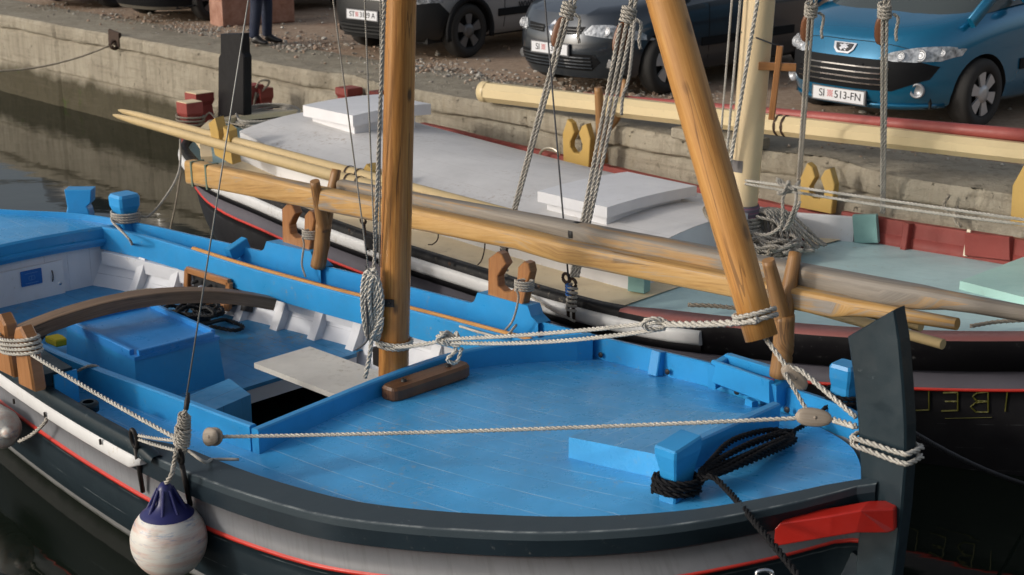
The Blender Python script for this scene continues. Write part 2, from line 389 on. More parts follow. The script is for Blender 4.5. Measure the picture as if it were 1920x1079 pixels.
M['rose'] = paint('rose_paint', (.33, .12, .105), .5, .12, (.45, .3, .26), .05, .25, .1)
M['teal'] = paint('pale_teal_deck', (.48, .66, .66), .5, .08, (.45, .42, .35), .08, .25, .1, planks=.14, line=(.36, .5, .52))
M['mint'] = paint('mint_paint', (.42, .66, .60), .5, .06, (.4, .42, .38), .05, .2, .08)
M['teal_dark'] = paint('teal_block', (.22, .40, .38), .5, .1)
M['cream'] = paint('cream_paint', (.80, .65, .42), .5, .07, (.35, .28, .2), .05, .25, .08)
M['cream_spar'] = paint('cream_spar_paint', (.62, .50, .29), .42, .05, (.25, .22, .15), .03, .15, .06)
M['yellow'] = paint('ochre_paint', (.48, .31, .085), .45, .1, None, 0, .2, .08)
M['yellow_oar'] = paint('straw_paint', (.52, .39, .20), .45, .1, (.35, .28, .18), .03, .2, .06)
M['mast_cream'] = paint('mast_cream', (.70, .55, .34), .38, .05, None, 0, .12, .05)
M['roof'] = paint('cabin_roof_white', (.66, .645, .635), .5, .09, (.34, .25, .18), .10, .15, .1, planks=.26, line=(.50, .48, .45))
M['chrome'] = plain('chrome', (.7, .7, .72), .15, 1., bump=0); M['brass'] = plain('pale_brass', (.6, .55, .45), .35, .8)

t = NT('grey_strake_streaked'); o = t.coord('Object'); n = t.noise(o, 7, 5, .65); st = t.noise(t.coord('UV', (34, 1.6, 1)), 1.6, 4, .6)
c = t.mix(n, (.135, .140, .152), (.185, .19, .205)); c = t.mix(t.math('MULTIPLY', t.step(st, .5, .7), .35), c, (.085, .085, .085)); c = t.mix(t.math('MULTIPLY', t.step(t.noise(t.coord('UV', (3, 90, 1)), 1.4, 4, .7), .68, .74), .4), c, (.34, .35, .36)); t.bump(n, .12, .01); M['grey_strake'] = t.out(c, .45, 0, .25)
# ------------------------------------------------------------------ setting: water, quay, ground
def hnoise(seed=1, n=64):
    r = np.random.RandomState(seed); T = r.rand(n, n)
    def g(x, y):
        xi, yi = int(math.floor(x)), int(math.floor(y)); fx, fy = x - xi, y - yi
        fx = fx * fx * (3 - 2 * fx); fy = fy * fy * (3 - 2 * fy)
        a, b, c, d = T[xi % n, yi % n], T[(xi + 1) % n, yi % n], T[xi % n, (yi + 1) % n], T[(xi + 1) % n, (yi + 1) % n]
        return (a * (1 - fx) + b * fx) * (1 - fy) + (c * (1 - fx) + d * fx) * fy
    return lambda x, y: g(x, y) * .55 + g(2.1 * x + 9, 2.1 * y + 5) * .28 + g(4.3 * x + 3, 4.3 * y + 8) * .17
HN = hnoise(4)
t = NT('harbour_water'); o = t.coord('Object'); t.b.inputs['IOR'].default_value = 1.33
n1 = t.noise(t.coord('Object', (1, 1.6, 1)), 1.6, 3, .5); n2 = t.noise(o, 9, 3, .5)
t.bump(t.math('ADD', n1, t.math('MULTIPLY', n2, .12)), .05, .05)
M['water'] = t.out((.009, .013, .009), .035, 0, .5)
mb = MB(); mb.add([(-300, -60, 0), (300, -60, 0), (300, 300, 0), (-300, 300, 0)], [[0, 1, 2, 3]]); obj('water', mb, M['water'], kind='structure')

QT = .72      # the quay face in boat-B coordinates
def Q(s, t, z): return B(s, t + QT, z)
t = NT('quay_concrete'); o = t.coord('Object'); geo = t.n('ShaderNodeNewGeometry'); xyz = t.n('ShaderNodeSeparateXYZ'); t.l(geo.outputs['Position'], xyz.inputs[0])
n1 = t.noise(o, 1.3, 6, .62); n2 = t.noise(o, 9, 7, .7); n3 = t.noise(t.coord('Object', (5, 5, .6)), 2.2, 5, .65); n4 = t.noise(o, 55, 4, .7)
c = t.ramp(n1, [(.28, (.20, .165, .115)), (.5, (.33, .285, .21)), (.74, (.43, .385, .295))])
c = t.mix(t.math('MULTIPLY', t.step(n3, .47, .64), .62), c, (.17, .135, .085))                       # rust and rain runs
c = t.mix(t.math('MULTIPLY', t.step(n3, .25, .42), -.0 + .35), c, (.42, .39, .33))
c = t.mix(t.math('MULTIPLY', t.step(n2, .55, .72), .55), c, (.12, .10, .075))
zz = t.math('ADD', xyz.outputs[2], t.math('MULTIPLY', t.math('SUBTRACT', n1, .5), .42))
alg = t.math('SUBTRACT', 1., t.step(zz, .36, .52)); c = t.mix(t.math('MULTIPLY', alg, .88), c, t.mix(n2, (.020, .018, .009), (.066, .056, .028)))
grn = t.math('MULTIPLY', t.math('SUBTRACT', 1., t.step(zz, .40, .56)), t.step(t.noise(o, 2.1, 3), .63, .7)); c = t.mix(t.math('MULTIPLY', grn, .8), c, (.05, .08, .012))
pale_top = t.math('MULTIPLY', t.step(xyz.outputs[2], 1.10, 1.135), .6); c = t.mix(pale_top, c, t.mix(n2, (.36, .29, .215), (.54, .455, .36)))  # paler tint on the top of the quay, from the cap edge up
pits = t.step(t.noise(o, 16, 5, .7), .64, .70); c = t.mix(t.math('MULTIPLY', pits, .55), c, (.07, .058, .042))
fm = t.step(t.noise(t.coord('Object', (.6, .6, 9)), 2.0, 4, .6), .52, .66); c = t.mix(t.math('MULTIPLY', fm, .28), c, (.13, .11, .08))
t.bump(t.math('SUBTRACT', t.math('ADD', t.math('ADD', n2, t.math('MULTIPLY', n4, .4)), n1), pits), .9, .03)
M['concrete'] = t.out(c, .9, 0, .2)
t = NT('stony_ground'); o = t.coord('Object'); n1 = t.noise(o, .8, 5, .65); n2 = t.noise(o, 13, 6, .75); n3 = t.noise(o, 60, 4, .7)
c = t.ramp(n2, [(.3, (.26, .17, .115)), (.5, (.42, .295, .20)), (.7, (.53, .40, .295))])
c = t.mix(t.math('MULTIPLY', t.step(n1, .5, .62), .65), c, t.mix(n2, (.22, .11, .055), (.38, .21, .12)))
c = t.mix(t.math('MULTIPLY', t.step(n1, .28, .42), -0. + .25), c, (.2, .19, .18))
t.bump(t.math('ADD', n2, t.math('MULTIPLY', n3, .5)), .5, .03); M['ground'] = t.out(c, .95, 0, .15)

def broken(s):   # places where the cap of the quay has broken away
    return max(0., 1 - abs(s + 6.05) / .55) * .8 + max(0., 1 - abs(s - .15) / 0.8) + max(0., 1 - abs(s - 2.6) / 1.6) * .9
mb = MB(); rows, uvs = [], []
ns = 900; ss = np.linspace(-26, 9, ns)
zl = [-.6, -.1, .0, .1, .2, .3, .38, .44, .455, .47, .485, .5, .56, .64, .72, .80, .87, .92, .945, .96, .975, .99, 1.01, 1.05, 1.09, 1.12, 1.14, 1.15]
for s_ in ss:
    r = []; j1 = .955 + .05 * (HN(s_ * 1.6, 3) - .5) * 2 * .5 + .012 * (HN(s_ * 14, 9) - .5); j2 = .475 + .02 * (HN(s_ * 2, 30) - .5)
    br = broken(s_)
    for z in zl:
        d = 0.03 * (HN(s_ * 2.2, z * 4) - .5) + .012 * (HN(s_ * 17, z * 17) - .5)
        zz_ = z
        if .92 < z < .995: zz_ = z + (j1 - .96)
        if .44 < z < .49: zz_ = z + (j2 - .47)
        if abs(z - .96) < .012: d += .035 + .03 * HN(s_ * 9, 70)             # crack under the cap
        elif z > .98: d += -.03 + (.0 if z < 1.13 else .018)                  # the cap stands proud
        if abs(z - .47) < .01: d += .03
        if z < .46: d += .03 * HN(s_ * 6, z * 9) - .02
        if abs((s_ * 1.0 + 100) % 2.35 - .5) < .025: d += .035               # upright joints
        if z > .9 and br > 0: d += br * (.16 + .16 * HN(s_ * 5, z * 11)) * min(1, (z - .9) / .09)
        if s_ > -.7 and z > .55: d -= .06 * min(1, (s_ + .7) / .6) * (1 if z < .93 else .0)
        if 1.12 > s_ - 0.2 > .86 and .60 < z < .80: d += .22                    # a weep hole
        r.append(Q(s_, d, zz_))
    for k, tt in enumerate((.03, .08, .16, .28, .45, .65, .85, 1.05, 1.3)):    # the apron
        zt = 1.15 + .02 * (HN(s_ * 3, tt * 8) - .5) + (.0 if k > 3 else -.0)
        if br > 0: zt -= br * .10 * max(0, 1 - tt / .5) * (.5 + HN(s_ * 6, tt * 9))
        r.append(Q(s_, tt + (.18 * br if k < 2 else 0), zt - (.0 if k < 8 else .06)))
    rows.append(r)
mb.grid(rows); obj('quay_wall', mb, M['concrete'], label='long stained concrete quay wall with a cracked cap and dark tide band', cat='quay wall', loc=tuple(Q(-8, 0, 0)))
mb = MB(); rows = []
for s_ in np.linspace(-60, 40, 420):
    rows.append([Q(s_, tt, 1.15 + .05 * (HN(s_ * 1.1, tt * 1.1) - .5) * min(1, max(0, tt - 1) / .5) - (.015 if tt < 1.2 else 0)) for tt in (1.0, 1.15, 1.3, 1.5, 1.75, 2., 2.3, 2.7, 3.2, 3.8, 4.5, 5.5, 7, 9, 12, 18, 30, 60, 140)])
mb.grid(rows); obj('ground', mb, M['ground'], kind='structure')
# gravel: one scatter of small stones
rnd = random.Random(5); mb = MB()
ico_v = [(0, 0, 1), (.89, 0, .45), (.28, .85, .45), (-.72, .53, .45), (-.72, -.53, .45), (.28, -.85, .45), (.72, .53, -.45), (-.28, .85, -.45), (-.89, 0, -.45), (-.28, -.85, -.45), (.72, -.53, -.45), (0, 0, -1)]
ico_f = [[0, 1, 2], [0, 2, 3], [0, 3, 4], [0, 4, 5], [0, 5, 1], [1, 6, 2], [2, 7, 3], [3, 8, 4], [4, 9, 5], [5, 10, 1], [2, 6, 7], [3, 7, 8], [4, 8, 9], [5, 9, 10], [1, 10, 6], [11, 7, 6], [11, 8, 7], [11, 9, 8], [11, 10, 9], [11, 6, 10]]
k = 0
while k < 6000:
    s_ = rnd.uniform(-15, 5); tt = .75 + abs(rnd.gauss(0, .62)) if rnd.random() < .8 else rnd.uniform(.3, 4)
    if HN(s_ * .7 + 20, tt * .9) < .42 and rnd.random() < .8: continue
    sz = min(.006 + rnd.expovariate(1 / .0065), .038); k += 1
    c = Q(s_, tt, 1.15 + sz * .25); R = [rnd.uniform(.6, 1.3) * sz for _ in range(3)]; a = rnd.uniform(0, 6.3); ca, sa = math.cos(a), math.sin(a)
    vs = [(c[0] + (x * R[0] * ca - y * R[1] * sa) * rnd.uniform(.85, 1.15), c[1] + (x * R[0] * sa + y * R[1] * ca) * rnd.uniform(.85, 1.15), c[2] + z * R[2] * .7) for x, y, z in ico_v]
    mb.add(vs, ico_f, rnd.choice((0, 0, 0, 1, 1, 2)), smooth=False)
M['st1'] = plain('gravel_grey', (.30, .265, .225), .95, var=.3, sc=4); M['st2'] = plain('gravel_pink', (.33, .24, .18), .95, var=.3, sc=4); M['st3'] = plain('gravel_pale', (.42, .40, .36), .95, var=.3, sc=4)
obj('gravel', mb, [M['st1'], M['st2'], M['st3']], kind='stuff')

# ------------------------------------------------------------------ the blue boat
bA = spl([-5.1, -4.98, -4.75, -4.54, -4.26, -3.66, -3, -2.28, -1.2, -.35, .43, 1.08, 1.58, 1.9, 2.18, 2.6, 2.78, 3.0, 3.2, 3.32, 3.42, 3.5],
         [.02, .12, .33, .50, .73, .97, 1.10, 1.22, 1.36, 1.43, 1.455, 1.435, 1.38, 1.29, 1.19, 1.01, .90, .72, .46, .27, .07, .03])
zA = A.zr
def flare(s, f0=.42): return f0 * max(0, min(1, (s - .2) / 2.2)) - .4 * max(0, min(1, (-s - 2.4) / 2.2))
def hull(fr, b, zr, ss, prof, mats, q=14, zb=-.35, narrow=.42, f0=.42):
    """side skins from the rail down to under the water; prof = [(depth, outward, material)]"""
    mb = MB(); b2_ = b
    for sd in (-1, 1):
        rows, uvs = [], []; b = b2_ if callable(b2_) else b2_[0 if sd < 0 else 1]
        for s in ss:
            r, u = [], []; fl = flare(s, f0); dl = prof[-1][0]
            for d, off, m in prof:
                r.append(fr(s, sd * (b(s + fl * d) + off * min(1, b(s) / .2)), zr(s) - d)); u.append((s, d))
            for i in range(1, q + 1):
                k = i / q; d = dl + k * (zr(s) - zb - dl); z = zr(s) - d
                tt = b(s + fl * d) * (1 - narrow * k ** 2.6) + prof[-1][1] * (1 - k)
                r.append(fr(s, sd * tt, z)); u.append((s, d))
            rows.append(r); uvs.append(u)
        ms = [p[2] for p in prof[1:]] + [prof[-1][2]] * q
        mb.grid(rows, ms, uvs, True)
    return mb
SSA = np.r_[np.linspace(-5.08, -3.6, 16), np.linspace(-3.45, 1.4, 30), np.linspace(1.5, 3.46, 36)]
boat = thing('blue_boat', 'wooden sailing boat with blue deck and slate hull, nearest the viewer', 'boat', A(0, 0, 0))
t = NT('slate_topsides'); x = t.n('ShaderNodeSeparateXYZ'); t.l(t.coord('UV'), x.inputs[0]); g = t.n('ShaderNodeNewGeometry'); p3 = t.n('ShaderNodeSeparateXYZ'); t.l(g.outputs['Position'], p3.inputs[0])
n = t.noise(t.coord('Object'), 7, 5, .65); c = t.mix(n, (.009, .016, .022), (.022, .034, .042))
fr_ = t.math('FRACT', t.math('DIVIDE', t.math('ADD', x.outputs[1], .045), .145)); ln = t.math('LESS_THAN', t.math('ABSOLUTE', t.math('SUBTRACT', fr_, .5)), .018)
c = t.mix(t.math('MULTIPLY', t.math('MULTIPLY', ln, t.step(t.noise(t.coord('UV', (1.5, 3, 1)), 2, 4, .7), .46, .60)), .6), c, (.20, .23, .24))
af = t.math('SUBTRACT', 1., t.step(p3.outputs[2], .090, .094)); c = t.mix(af, c, t.mix(n, (.20, .205, .21), (.30, .30, .30)))
wl = t.math('SUBTRACT', 1., t.step(t.math('ADD', p3.outputs[2], t.math('MULTIPLY', n, .05)), .035, .07)); c = t.mix(t.math('MULTIPLY', wl, .85), c, (.035, .04, .03))
t.bump(t.math('SUBTRACT', n, t.math('MULTIPLY', ln, .6)), .15, .01); M['topsides'] = t.out(c, .38, 0, .25)
hm = hull(A, bA, zA, SSA, [(.125, .0, 0), (.13, -.012, 1), (.275, -.02, 1), (.277, -.008, 2), (.292, -.008, 2), (.294, -.022, 3)], None)
obj('hull', hm, [M['slate_dark'], M['grey_strake'], M['red_line'], M['topsides']], boat)
t = NT('slate_capping'); x = t.n('ShaderNodeSeparateXYZ'); t.l(t.coord('UV'), x.inputs[0]); n = t.noise(t.coord('Object'), 8, 6, .7); n2 = t.noise(t.coord('Object', (3, 3, 30)), 5, 4, .75)
c = t.mix(n, (.026, .040, .050), (.042, .058, .070)); ed = t.math('LESS_THAN', t.math('ABSOLUTE', t.math('SUBTRACT', x.outputs[1], .158)), .011)
c = t.mix(t.math('MULTIPLY', ed, t.math('ADD', .08, t.math('MULTIPLY', t.step(n, .42, .6), .5))), c, (.30, .33, .33)); c = t.mix(t.math('MULTIPLY', t.step(n2, .68, .74), .45), c, (.33, .36, .37)); t.bump(n, .15, .01); M['slate_cap'] = t.out(c, .45, 0, .25)
# gunwales: capping (sloping outward) and the wale under it
for sd, w_, mt, rows in ((-1, .155, 'slate_cap', []), (1, .05, 'blue', [])):
    mb = MB(); wl = MB(); r2 = []; uv = []; uv2 = []
    for s in SSA:
        b = bA(s); k = min(1, b / .3); rt = zA(s)
        hi = max(0, min(1, (s - .1) / .15)) if sd < 0 else 1
        w = w_ if sd > 0 else .045 + (w_ - .045) * max(0, min(1, (s - .02) / .28))
        q = [A(s, sd * (b - w * k), rt - .14), A(s, sd * (b - w * k), rt + .006), A(s, sd * (b - w * k + .008 * k), rt + .012), A(s, sd * (b + .014), rt - .004), A(s, sd * (b + .02), rt - .010), A(s, sd * (b + .02), rt - .04)]
        rows.append(q); uv.append([(s, i * .05) for i in range(len(q))])
        q2 = [A(s, sd * (b + .02), rt - .04), A(s, sd * (bA(s + flare(s) * .12) + .022), rt - .12), A(s, sd * (bA(s + flare(s) * .13) + .0), rt - .132)]
        r2.append(q2); uv2.append([(s, i * .05) for i in range(3)])
    mb.grid(rows, 0, uv); wl.grid(r2, 0, uv2)
    autosmooth(obj('gunwale', mb, M[mt], boat), 22); autosmooth(obj('wale', wl, M['slate_dark'], boat), 25)
# deck
def deckz(s, t): return zA(s) - .135 + .088 * max(0, min(1, (3.3 - s) / .8)) * (1 - (t / max(bA(s), .3)) ** 2)
def ondeck(x, y):
    z = .6
    for _ in range(40): P = PZ(x, y, z); z = .5 * z + .5 * deckz(*A.st(P))
    return P
def decksheet(fr, s0, s1, ta, tb, zf, n=40, m=14):
    mb = MB(); rows, uv = [], []
    for s in np.linspace(s0, s1, n):
        a, b = ta(s), tb(s); q = [a + (b - a) * j / m for j in range(m + 1)]
        rows.append([fr(s, x, zf(s, x)) for x in q]); uv.append([(s, x) for x in q])
    mb.grid(rows, 0, uv); return mb
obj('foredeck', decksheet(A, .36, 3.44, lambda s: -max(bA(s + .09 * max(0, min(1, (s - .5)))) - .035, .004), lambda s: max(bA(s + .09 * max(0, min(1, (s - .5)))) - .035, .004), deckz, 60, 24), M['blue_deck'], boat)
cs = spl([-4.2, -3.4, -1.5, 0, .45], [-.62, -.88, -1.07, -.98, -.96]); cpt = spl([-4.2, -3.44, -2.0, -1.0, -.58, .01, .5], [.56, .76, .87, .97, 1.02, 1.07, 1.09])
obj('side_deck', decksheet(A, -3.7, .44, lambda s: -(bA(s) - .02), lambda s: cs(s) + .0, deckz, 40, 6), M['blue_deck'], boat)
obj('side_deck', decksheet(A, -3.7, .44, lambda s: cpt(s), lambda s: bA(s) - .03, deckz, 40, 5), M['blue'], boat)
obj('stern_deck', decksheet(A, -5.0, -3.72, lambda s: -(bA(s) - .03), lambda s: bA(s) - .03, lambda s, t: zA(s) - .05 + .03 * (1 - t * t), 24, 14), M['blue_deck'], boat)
# coamings
def board(path, h, w, mat, name, par=boat, dz=0, up=(0, 0, 1)):
    mb = MB(); b = .008
    sec = [(-w / 2, 0), (w / 2, 0), (w / 2, h - b), (w / 2 - b, h), (-w / 2 + b, h), (-w / 2, h - b)]
    mb.sweep(path, sec, 0, up, True, False); return obj(name, mb, mat, par)
sq = np.linspace(-3.75, .42, 30)
board([A(s, cs(s), zA(s) - .13) for s in sq], .185, .045, M['blue'], 'coaming')
board([A(s, cpt(s), zA(s) - .17) for s in np.linspace(-3.75, .43, 30)], .18, .045, M['blue'], 'coaming')
board([A(s, cpt(s) + .012, zA(s) + .006) for s in np.linspace(-2.75, .43, 26)], .02, .030, M['spar_wood'], 'rubbing_strip')
mb = MB(); tcs = spl([-1, -.5, 0, .6, .9, 1.34], [.46, .40, .345, .35, .44, .68]); pth = [A(tcs(t_), t_, zA(.4) - .14) for t_ in np.linspace(-.98, 1.36, 26)]
board(pth, .19, .05, M['blue'], 'coaming')
# cockpit lining, ribs, stringer
def inner(s, z, sd): 
    k = (zA(s) - .16 - z) / .4; return sd * max(bA(s) - .24 - .20 * max(0, k) ** 1.3, .05)
for sd in (1, -1):
    mb = MB(); rows, uv = [], []
    for s in np.linspace(-3.75, .42, 30):
        zs_ = np.linspace(zA(s) - .13, .03, 9); rows.append([A(s, inner(s, z, sd), z) for z in zs_]); uv.append([(s, z) for z in zs_])
    mb.grid(rows, 0, uv); obj('lining', mb, M['white_planks'], boat)
    for s in np.arange(-3.3, .3, .36):
        path = [A(s, inner(s, z, sd) - sd * .03, z) for z in np.linspace(zA(s) - .17, .14, 7)]
        mb = MB(); a3 = np.r_[A.f, 0]; mb.sweep(path, [(-.03, -.04), (.03, -.04), (.03, .04), (-.03, .04)], 0, tuple(a3), True, False); obj('rib', mb, M['white'], boat)
    mb = MB(); mb.sweep([A(s, inner(s, .5, sd) - sd * .02, zA(s) - .225) for s in np.linspace(-3.7, .4, 24)], [(-.05, -.05), (.04, -.05), (.04, .05), (-.05, .05)], 0, (0, 0, 1), True, False); obj('stringer', mb, M['white'], boat)
FZ = .29
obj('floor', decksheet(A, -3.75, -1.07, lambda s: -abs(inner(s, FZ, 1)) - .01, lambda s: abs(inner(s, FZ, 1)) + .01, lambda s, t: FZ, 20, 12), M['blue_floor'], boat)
mb = MB(); mb.fbox(A, -1.075, -1.045, -.9, .95, .175, FZ - .012); obj('floor_riser', mb, M['white'], boat)
mb = MB(); mb.fbox(A, -1.09, -1.04, -.9, .95, FZ - .02, FZ + .006); obj('floor_edge', mb, M['blue_floor'], boat)
obj('bilge', decksheet(A, -2.2, .45, lambda s: -1.0, lambda s: 1.0, lambda s, t: -.02, 6, 6), plain('bilge_brown', (.03, .022, .018), .7, var=.5, sc=6), boat)
mb = MB(); mb.fbox(A, .36, .385, -1.15, 1.15, -.02, zA(.4) - .13); obj('fore_bulkhead', mb, M['slate_dark'], boat)
# stern bulkhead, its beam and the little door
BS = -3.75
mb = MB(); rows = []; uv = []
for z in (.2, .4, zA(BS) - .09): rows.append([A(BS, t_, z) for t_ in np.linspace(-.95, .95, 12)]); uv.append([(z, t_) for t_ in np.linspace(-.95, .95, 12)])
mb.grid(rows, 0, uv, False); obj('stern_bulkhead', mb, M['white_planks'], boat)
mb = MB(); rows = []
for dx, dz in ((.02, -.12), (.045, -.12), (.05, .015), (.03, .03), (-.02, .025)):
    rows.append([A(BS + dx, t_, zA(BS) - .045 + dz + .045 * (1 - (t_ / 1.0) ** 2)) for t_ in np.linspace(-.98, .9, 20)])
mb.grid(rows, 0, None, False); obj('deck_beam', mb, M['blue'], boat)
mb = MB(); rows = [[A(BS + .052 + d, t_, zA(BS) - .135 + .045 * (1 - t_ ** 2) + h) for t_ in np.linspace(-.95, .88, 16)] for d, h in ((0, 0), (.022, .004), (.022, .03), (0, .034))]
mb.grid(rows, 0, None, False); obj('deck_beam_moulding', mb, M['blue'], boat)
def bh(px, py, d=.012): # point on the stern bulkhead plane
    r_ = ray(px, py); k = ((BS + A.s0 + d)) / (r_[:2] @ A.f); return np.array([0, 0, CAM_H]) + k * r_
d0 = bh(0, 505); _, td1 = A.st(bh(115, 484)); zt = bh(115, 487)[2]
mb = MB(); mb.fbox(A, BS + .0, BS + .028, td1 - .62, td1, .25, zt); door = obj('door', mb, M['white'], boat)
pa, pb = A.st(bh(36, 518))[1], A.st(bh(76, 518))[1]; z0, z1 = bh(56, 534)[2], bh(56, 505)[2]
t = NT('blue_plaque'); uvx = t.n('ShaderNodeSeparateXYZ'); t.l(t.coord('UV'), uvx.inputs[0]); M['plaque'] = plain('blue_plaque', (.02, .13, .42), .3, bump=0)
mb = MB(); rr = [(0.02, 0), (.98, 0), (1, .04), (1, .96), (.98, 1), (.02, 1), (0, .96), (0, .04)]
mb.prism(rr, A(BS + .030, pa, z0), A(0, pb - pa, 0) - A(0, 0, 0), (0, 0, z1 - z0), np.r_[A.f, 0] * .006); plq = obj('plaque', mb, M['plaque'], door)
mb = MB(); w_ = pb - pa; hz = z1 - z0
for (a0, a1, b0, b1) in ((.2, .8, .78, .81), (.2, .8, .14, .17), (.38, .64, .58, .6), (.38, .64, .34, .36), (.36, .38, .38, .56), (.64, .66, .38, .56), (.49, .51, .3, .64)):
    mb.fbox(A, BS + .036, BS + .038, pa + w_ * a0, pa + w_ * a1, z0 + hz * b0, z0 + hz * b1)
obj('plaque_marking', mb, plain('plaque_pale', (.12, .28, .55), .4), plq)
mb = MB(); h0, h1 = bh(95, 503), bh(97, 531); mb.tube(curve([h0, h0 * .7 + h1 * .3 + np.r_[A.f, 0] * .025, h0 * .3 + h1 * .7 + np.r_[A.f, 0] * .025, h1], 6), .005, 6); obj('handle', mb, M['iron'], door)
mb = MB(); c_ = bh(111, 531); mb.lathe([(0, .02), (.012, .02), (.014, .0)], c_, np.r_[A.f, 0], 12); obj('lock', mb, M['chrome'], door)
# stern posts (bitts)
def bitt(base, h, w0, w1, mat, name='bitt', par=boat, fr=A, cap=.02, notch=False):
    mb = MB(); prof = [(0, w0 * 1.15), (.12, w0), (.55, w0 * .95), (.72, w1 * .97), (.93, w1), (1.0, w1 * .86)]
    o_ = np.array(base, float); f3, p3_ = np.r_[fr.f, 0], np.r_[fr.p, 0]; rows = []
    for k, w in prof:
        q = w / 2; b = q * .82
        rows.append([o_ + f3 * x + p3_ * y + np.array([0, 0, h * k]) for x, y in ((-b, -q), (b, -q), (q, -b), (q, b), (b, q), (-b, q), (-q, b), (-q, -b))])
    mb.grid(rows, 0, None, False, True); mb.add(rows[-1], [list(range(8))], 0, None, False); return obj(name, mb, mat, par)
P = A.on(153, 408, -.05); hh = 56 / .96 / 245
mb = MB(); a3 = np.r_[A.f, 0]; p3v = np.r_[A.p, 0]
side = np.array([1, 0, 0.]); dep = np.array([0, 1, 0.])
u_ = .215
mb.prism([(-.58, -.15), (.42, -.15), (.36, .3), (.30, .42), (.46, .55), (.52, 1.0), (-.48, 1.0), (-.42, .4), (-.50, .15)], P - dep * .06, side * u_, (0, 0, hh), dep * .14, bev=.008)
obj('bitt', mb, M['blue'], boat)
P2 = A.on(238, 440, -.1); sb = bitt(P2, 76 / .96 / 240, .145, .185, M['blue'])
# mast with its fittings
MT_ = .165; mf, mt_ = A.pt(738, 690, MT_), A.pt(752, 0, MT_); md = mt_ - mf; md /= np.linalg.norm(md)
mb = MB(); mpath = [mf + md * z for z in np.r_[-.75, np.linspace(-.3, 3.5, 24), np.linspace(3.8, 6.5, 8)]]
mb.tube(mpath, .087, 28, 0, [1.0 - .004 * i + .006 * (HN(i * .9, 3) - .5) for i in range(len(mpath))]); mast = obj('mast', mb, M['mast_wood'], boat)
def onmast(py): # centre of the mast at picture height py
    px = 738 + (690 - py) * 14 / 690; return A.pt(px, py, MT_)
rgt = np.array([.98, -.2, 0]); frt = np.array([-.1, -1, 0.])
c_ = onmast(560) + frt * .086; mb = MB(); mb.prism([(-.028, -.022), (.03, -.022), (.03, .022), (-.028, .022)], c_ - rgt * .02, rgt, (0, 0, 1), frt * .012, bev=.003); mb.lathe([(0, .008), (.008, .006), (.009, 0)], c_ + frt * .012 - rgt * .016, frt, 10); obj('bracket', mb, M['iron'], mast)
c_ = onmast(668) - rgt * .09; mb = MB(); mb.prism([(-.03, -.05), (.02, -.07), (.03, 0), (.02, .06), (-.03, .05)], c_, rgt, (0, 0, 1), frt * .03, bev=.004); obj('hook', mb, M['iron'], mast)
# wooden cleat on the deck beside the mast
P, P1 = A.on(716, 722, -.10), A.on(852, 688, -.10); a_, b_ = A.st(P), A.st(P1)
bc = A.st(ondeck(784, 721)); bs, bt = max(bc[0], .345 + .105), bc[1]
mb = MB(); rr = []
for k in range(24):
    q = 2 * math.pi * k / 24; cx, sx = math.cos(q), math.sin(q); rr.append((.072 * abs(cx) ** .45 * np.sign(cx), (.5 * abs(sx) ** .28 * np.sign(sx))))
mb.prism(rr, A(bs, bt, deckz(bs, bt) - .005), np.r_[A.f, 0], np.r_[A.p, 0] * .60, (0, 0, .085), bev=.016); ck = obj('mast_block', mb, M['block_wood'], boat)
for tt in (-.17, .17):
    mb = MB(); mb.lathe([(0, .016), (.014, .014), (.018, 0)], A(bs, bt + tt, deckz(bs, bt) + .08), (0, 0, 1), 10); obj('bolt', mb, M['iron'], ck)
# thwart bench
mb = MB(); mb.fbox(A, -.93, .20, .03, .47, .455, .488); obj('thwart', mb, M['grey_bench'], boat)
# arched beam across the cockpit
e0, e1 = A.on(-20, 640, -.02), A.on(505, 556, -.14)
mb = MB(); pth = [e0 + (e1 - e0) * k / 20 + np.array([0, 0, .17 * (1 - (2 * k / 20 - 1) ** 2)]) - np.array([0, 0, .05]) for k in range(21)]
mb.sweep(pth, [(-.07, -.038), (.07, -.038), (.07, .042), (.06, .046), (-.06, .046), (-.07, .042)], 0, (0, 0, 1), True, False); obj('arched_beam', mb, M['beam_wood'], boat)
# engine box with a tray lid, and the step in front of it
LZ = .60
ca, cb, cc, cd = [PZ(x, y, LZ) for x, y in ((124.6, 606), (280, 571), (409, 629), (252, 668))]
cen = (ca + cb + cc + cd) / 4
def flr(p, k=1.06): q = cen + (p - cen) * k; return np.array([q[0], q[1], FZ - .02])
mb = MB(); dn = np.array([0, 0, .03]); mb.boxl([flr(cd), flr(cc), flr(cb), flr(ca), cd - dn, cc - dn, cb - dn, ca - dn]); box = obj('engine_box', mb, M['blue'], boat)
def ex(p, k): return cen + (p - cen) * k
mb = MB(); mb.boxl([ex(q, 1.02) - dn for q in (cd, cc, cb, ca)] + [ex(q, 1.02) - dn * .2 for q in (cd, cc, cb, ca)])
for p0, p1 in ((ca, cb), (cb, cc), (cc, cd), (cd, ca)):
    p0, p1 = ex(p0, .97), ex(p1, .97); d_ = (p1 - p0); mb.bar(p0 + d_ * .04 + np.array([0, 0, .008]), p1 - d_ * .04 + np.array([0, 0, .008]), .03, .04, bev=.006)
obj('lid', mb, paint('lid_blue', (.03, .235, .60), .30, .15, (.40, .45, .50), .07, .3, .1), box)
q0, q1, q2 = PZ(345, 745, FZ + .19), PZ(430, 710, FZ + .19), PZ(470, 740, FZ + .19); q3 = q0 + (q2 - q1)
lo = lambda p: np.array([p[0], p[1], .06])
mb = MB(); mb.boxl([lo(q3), lo(q2), lo(q1), lo(q0), q3, q2, q1, q0]); obj('step', mb, M['blue_floor'], boat)
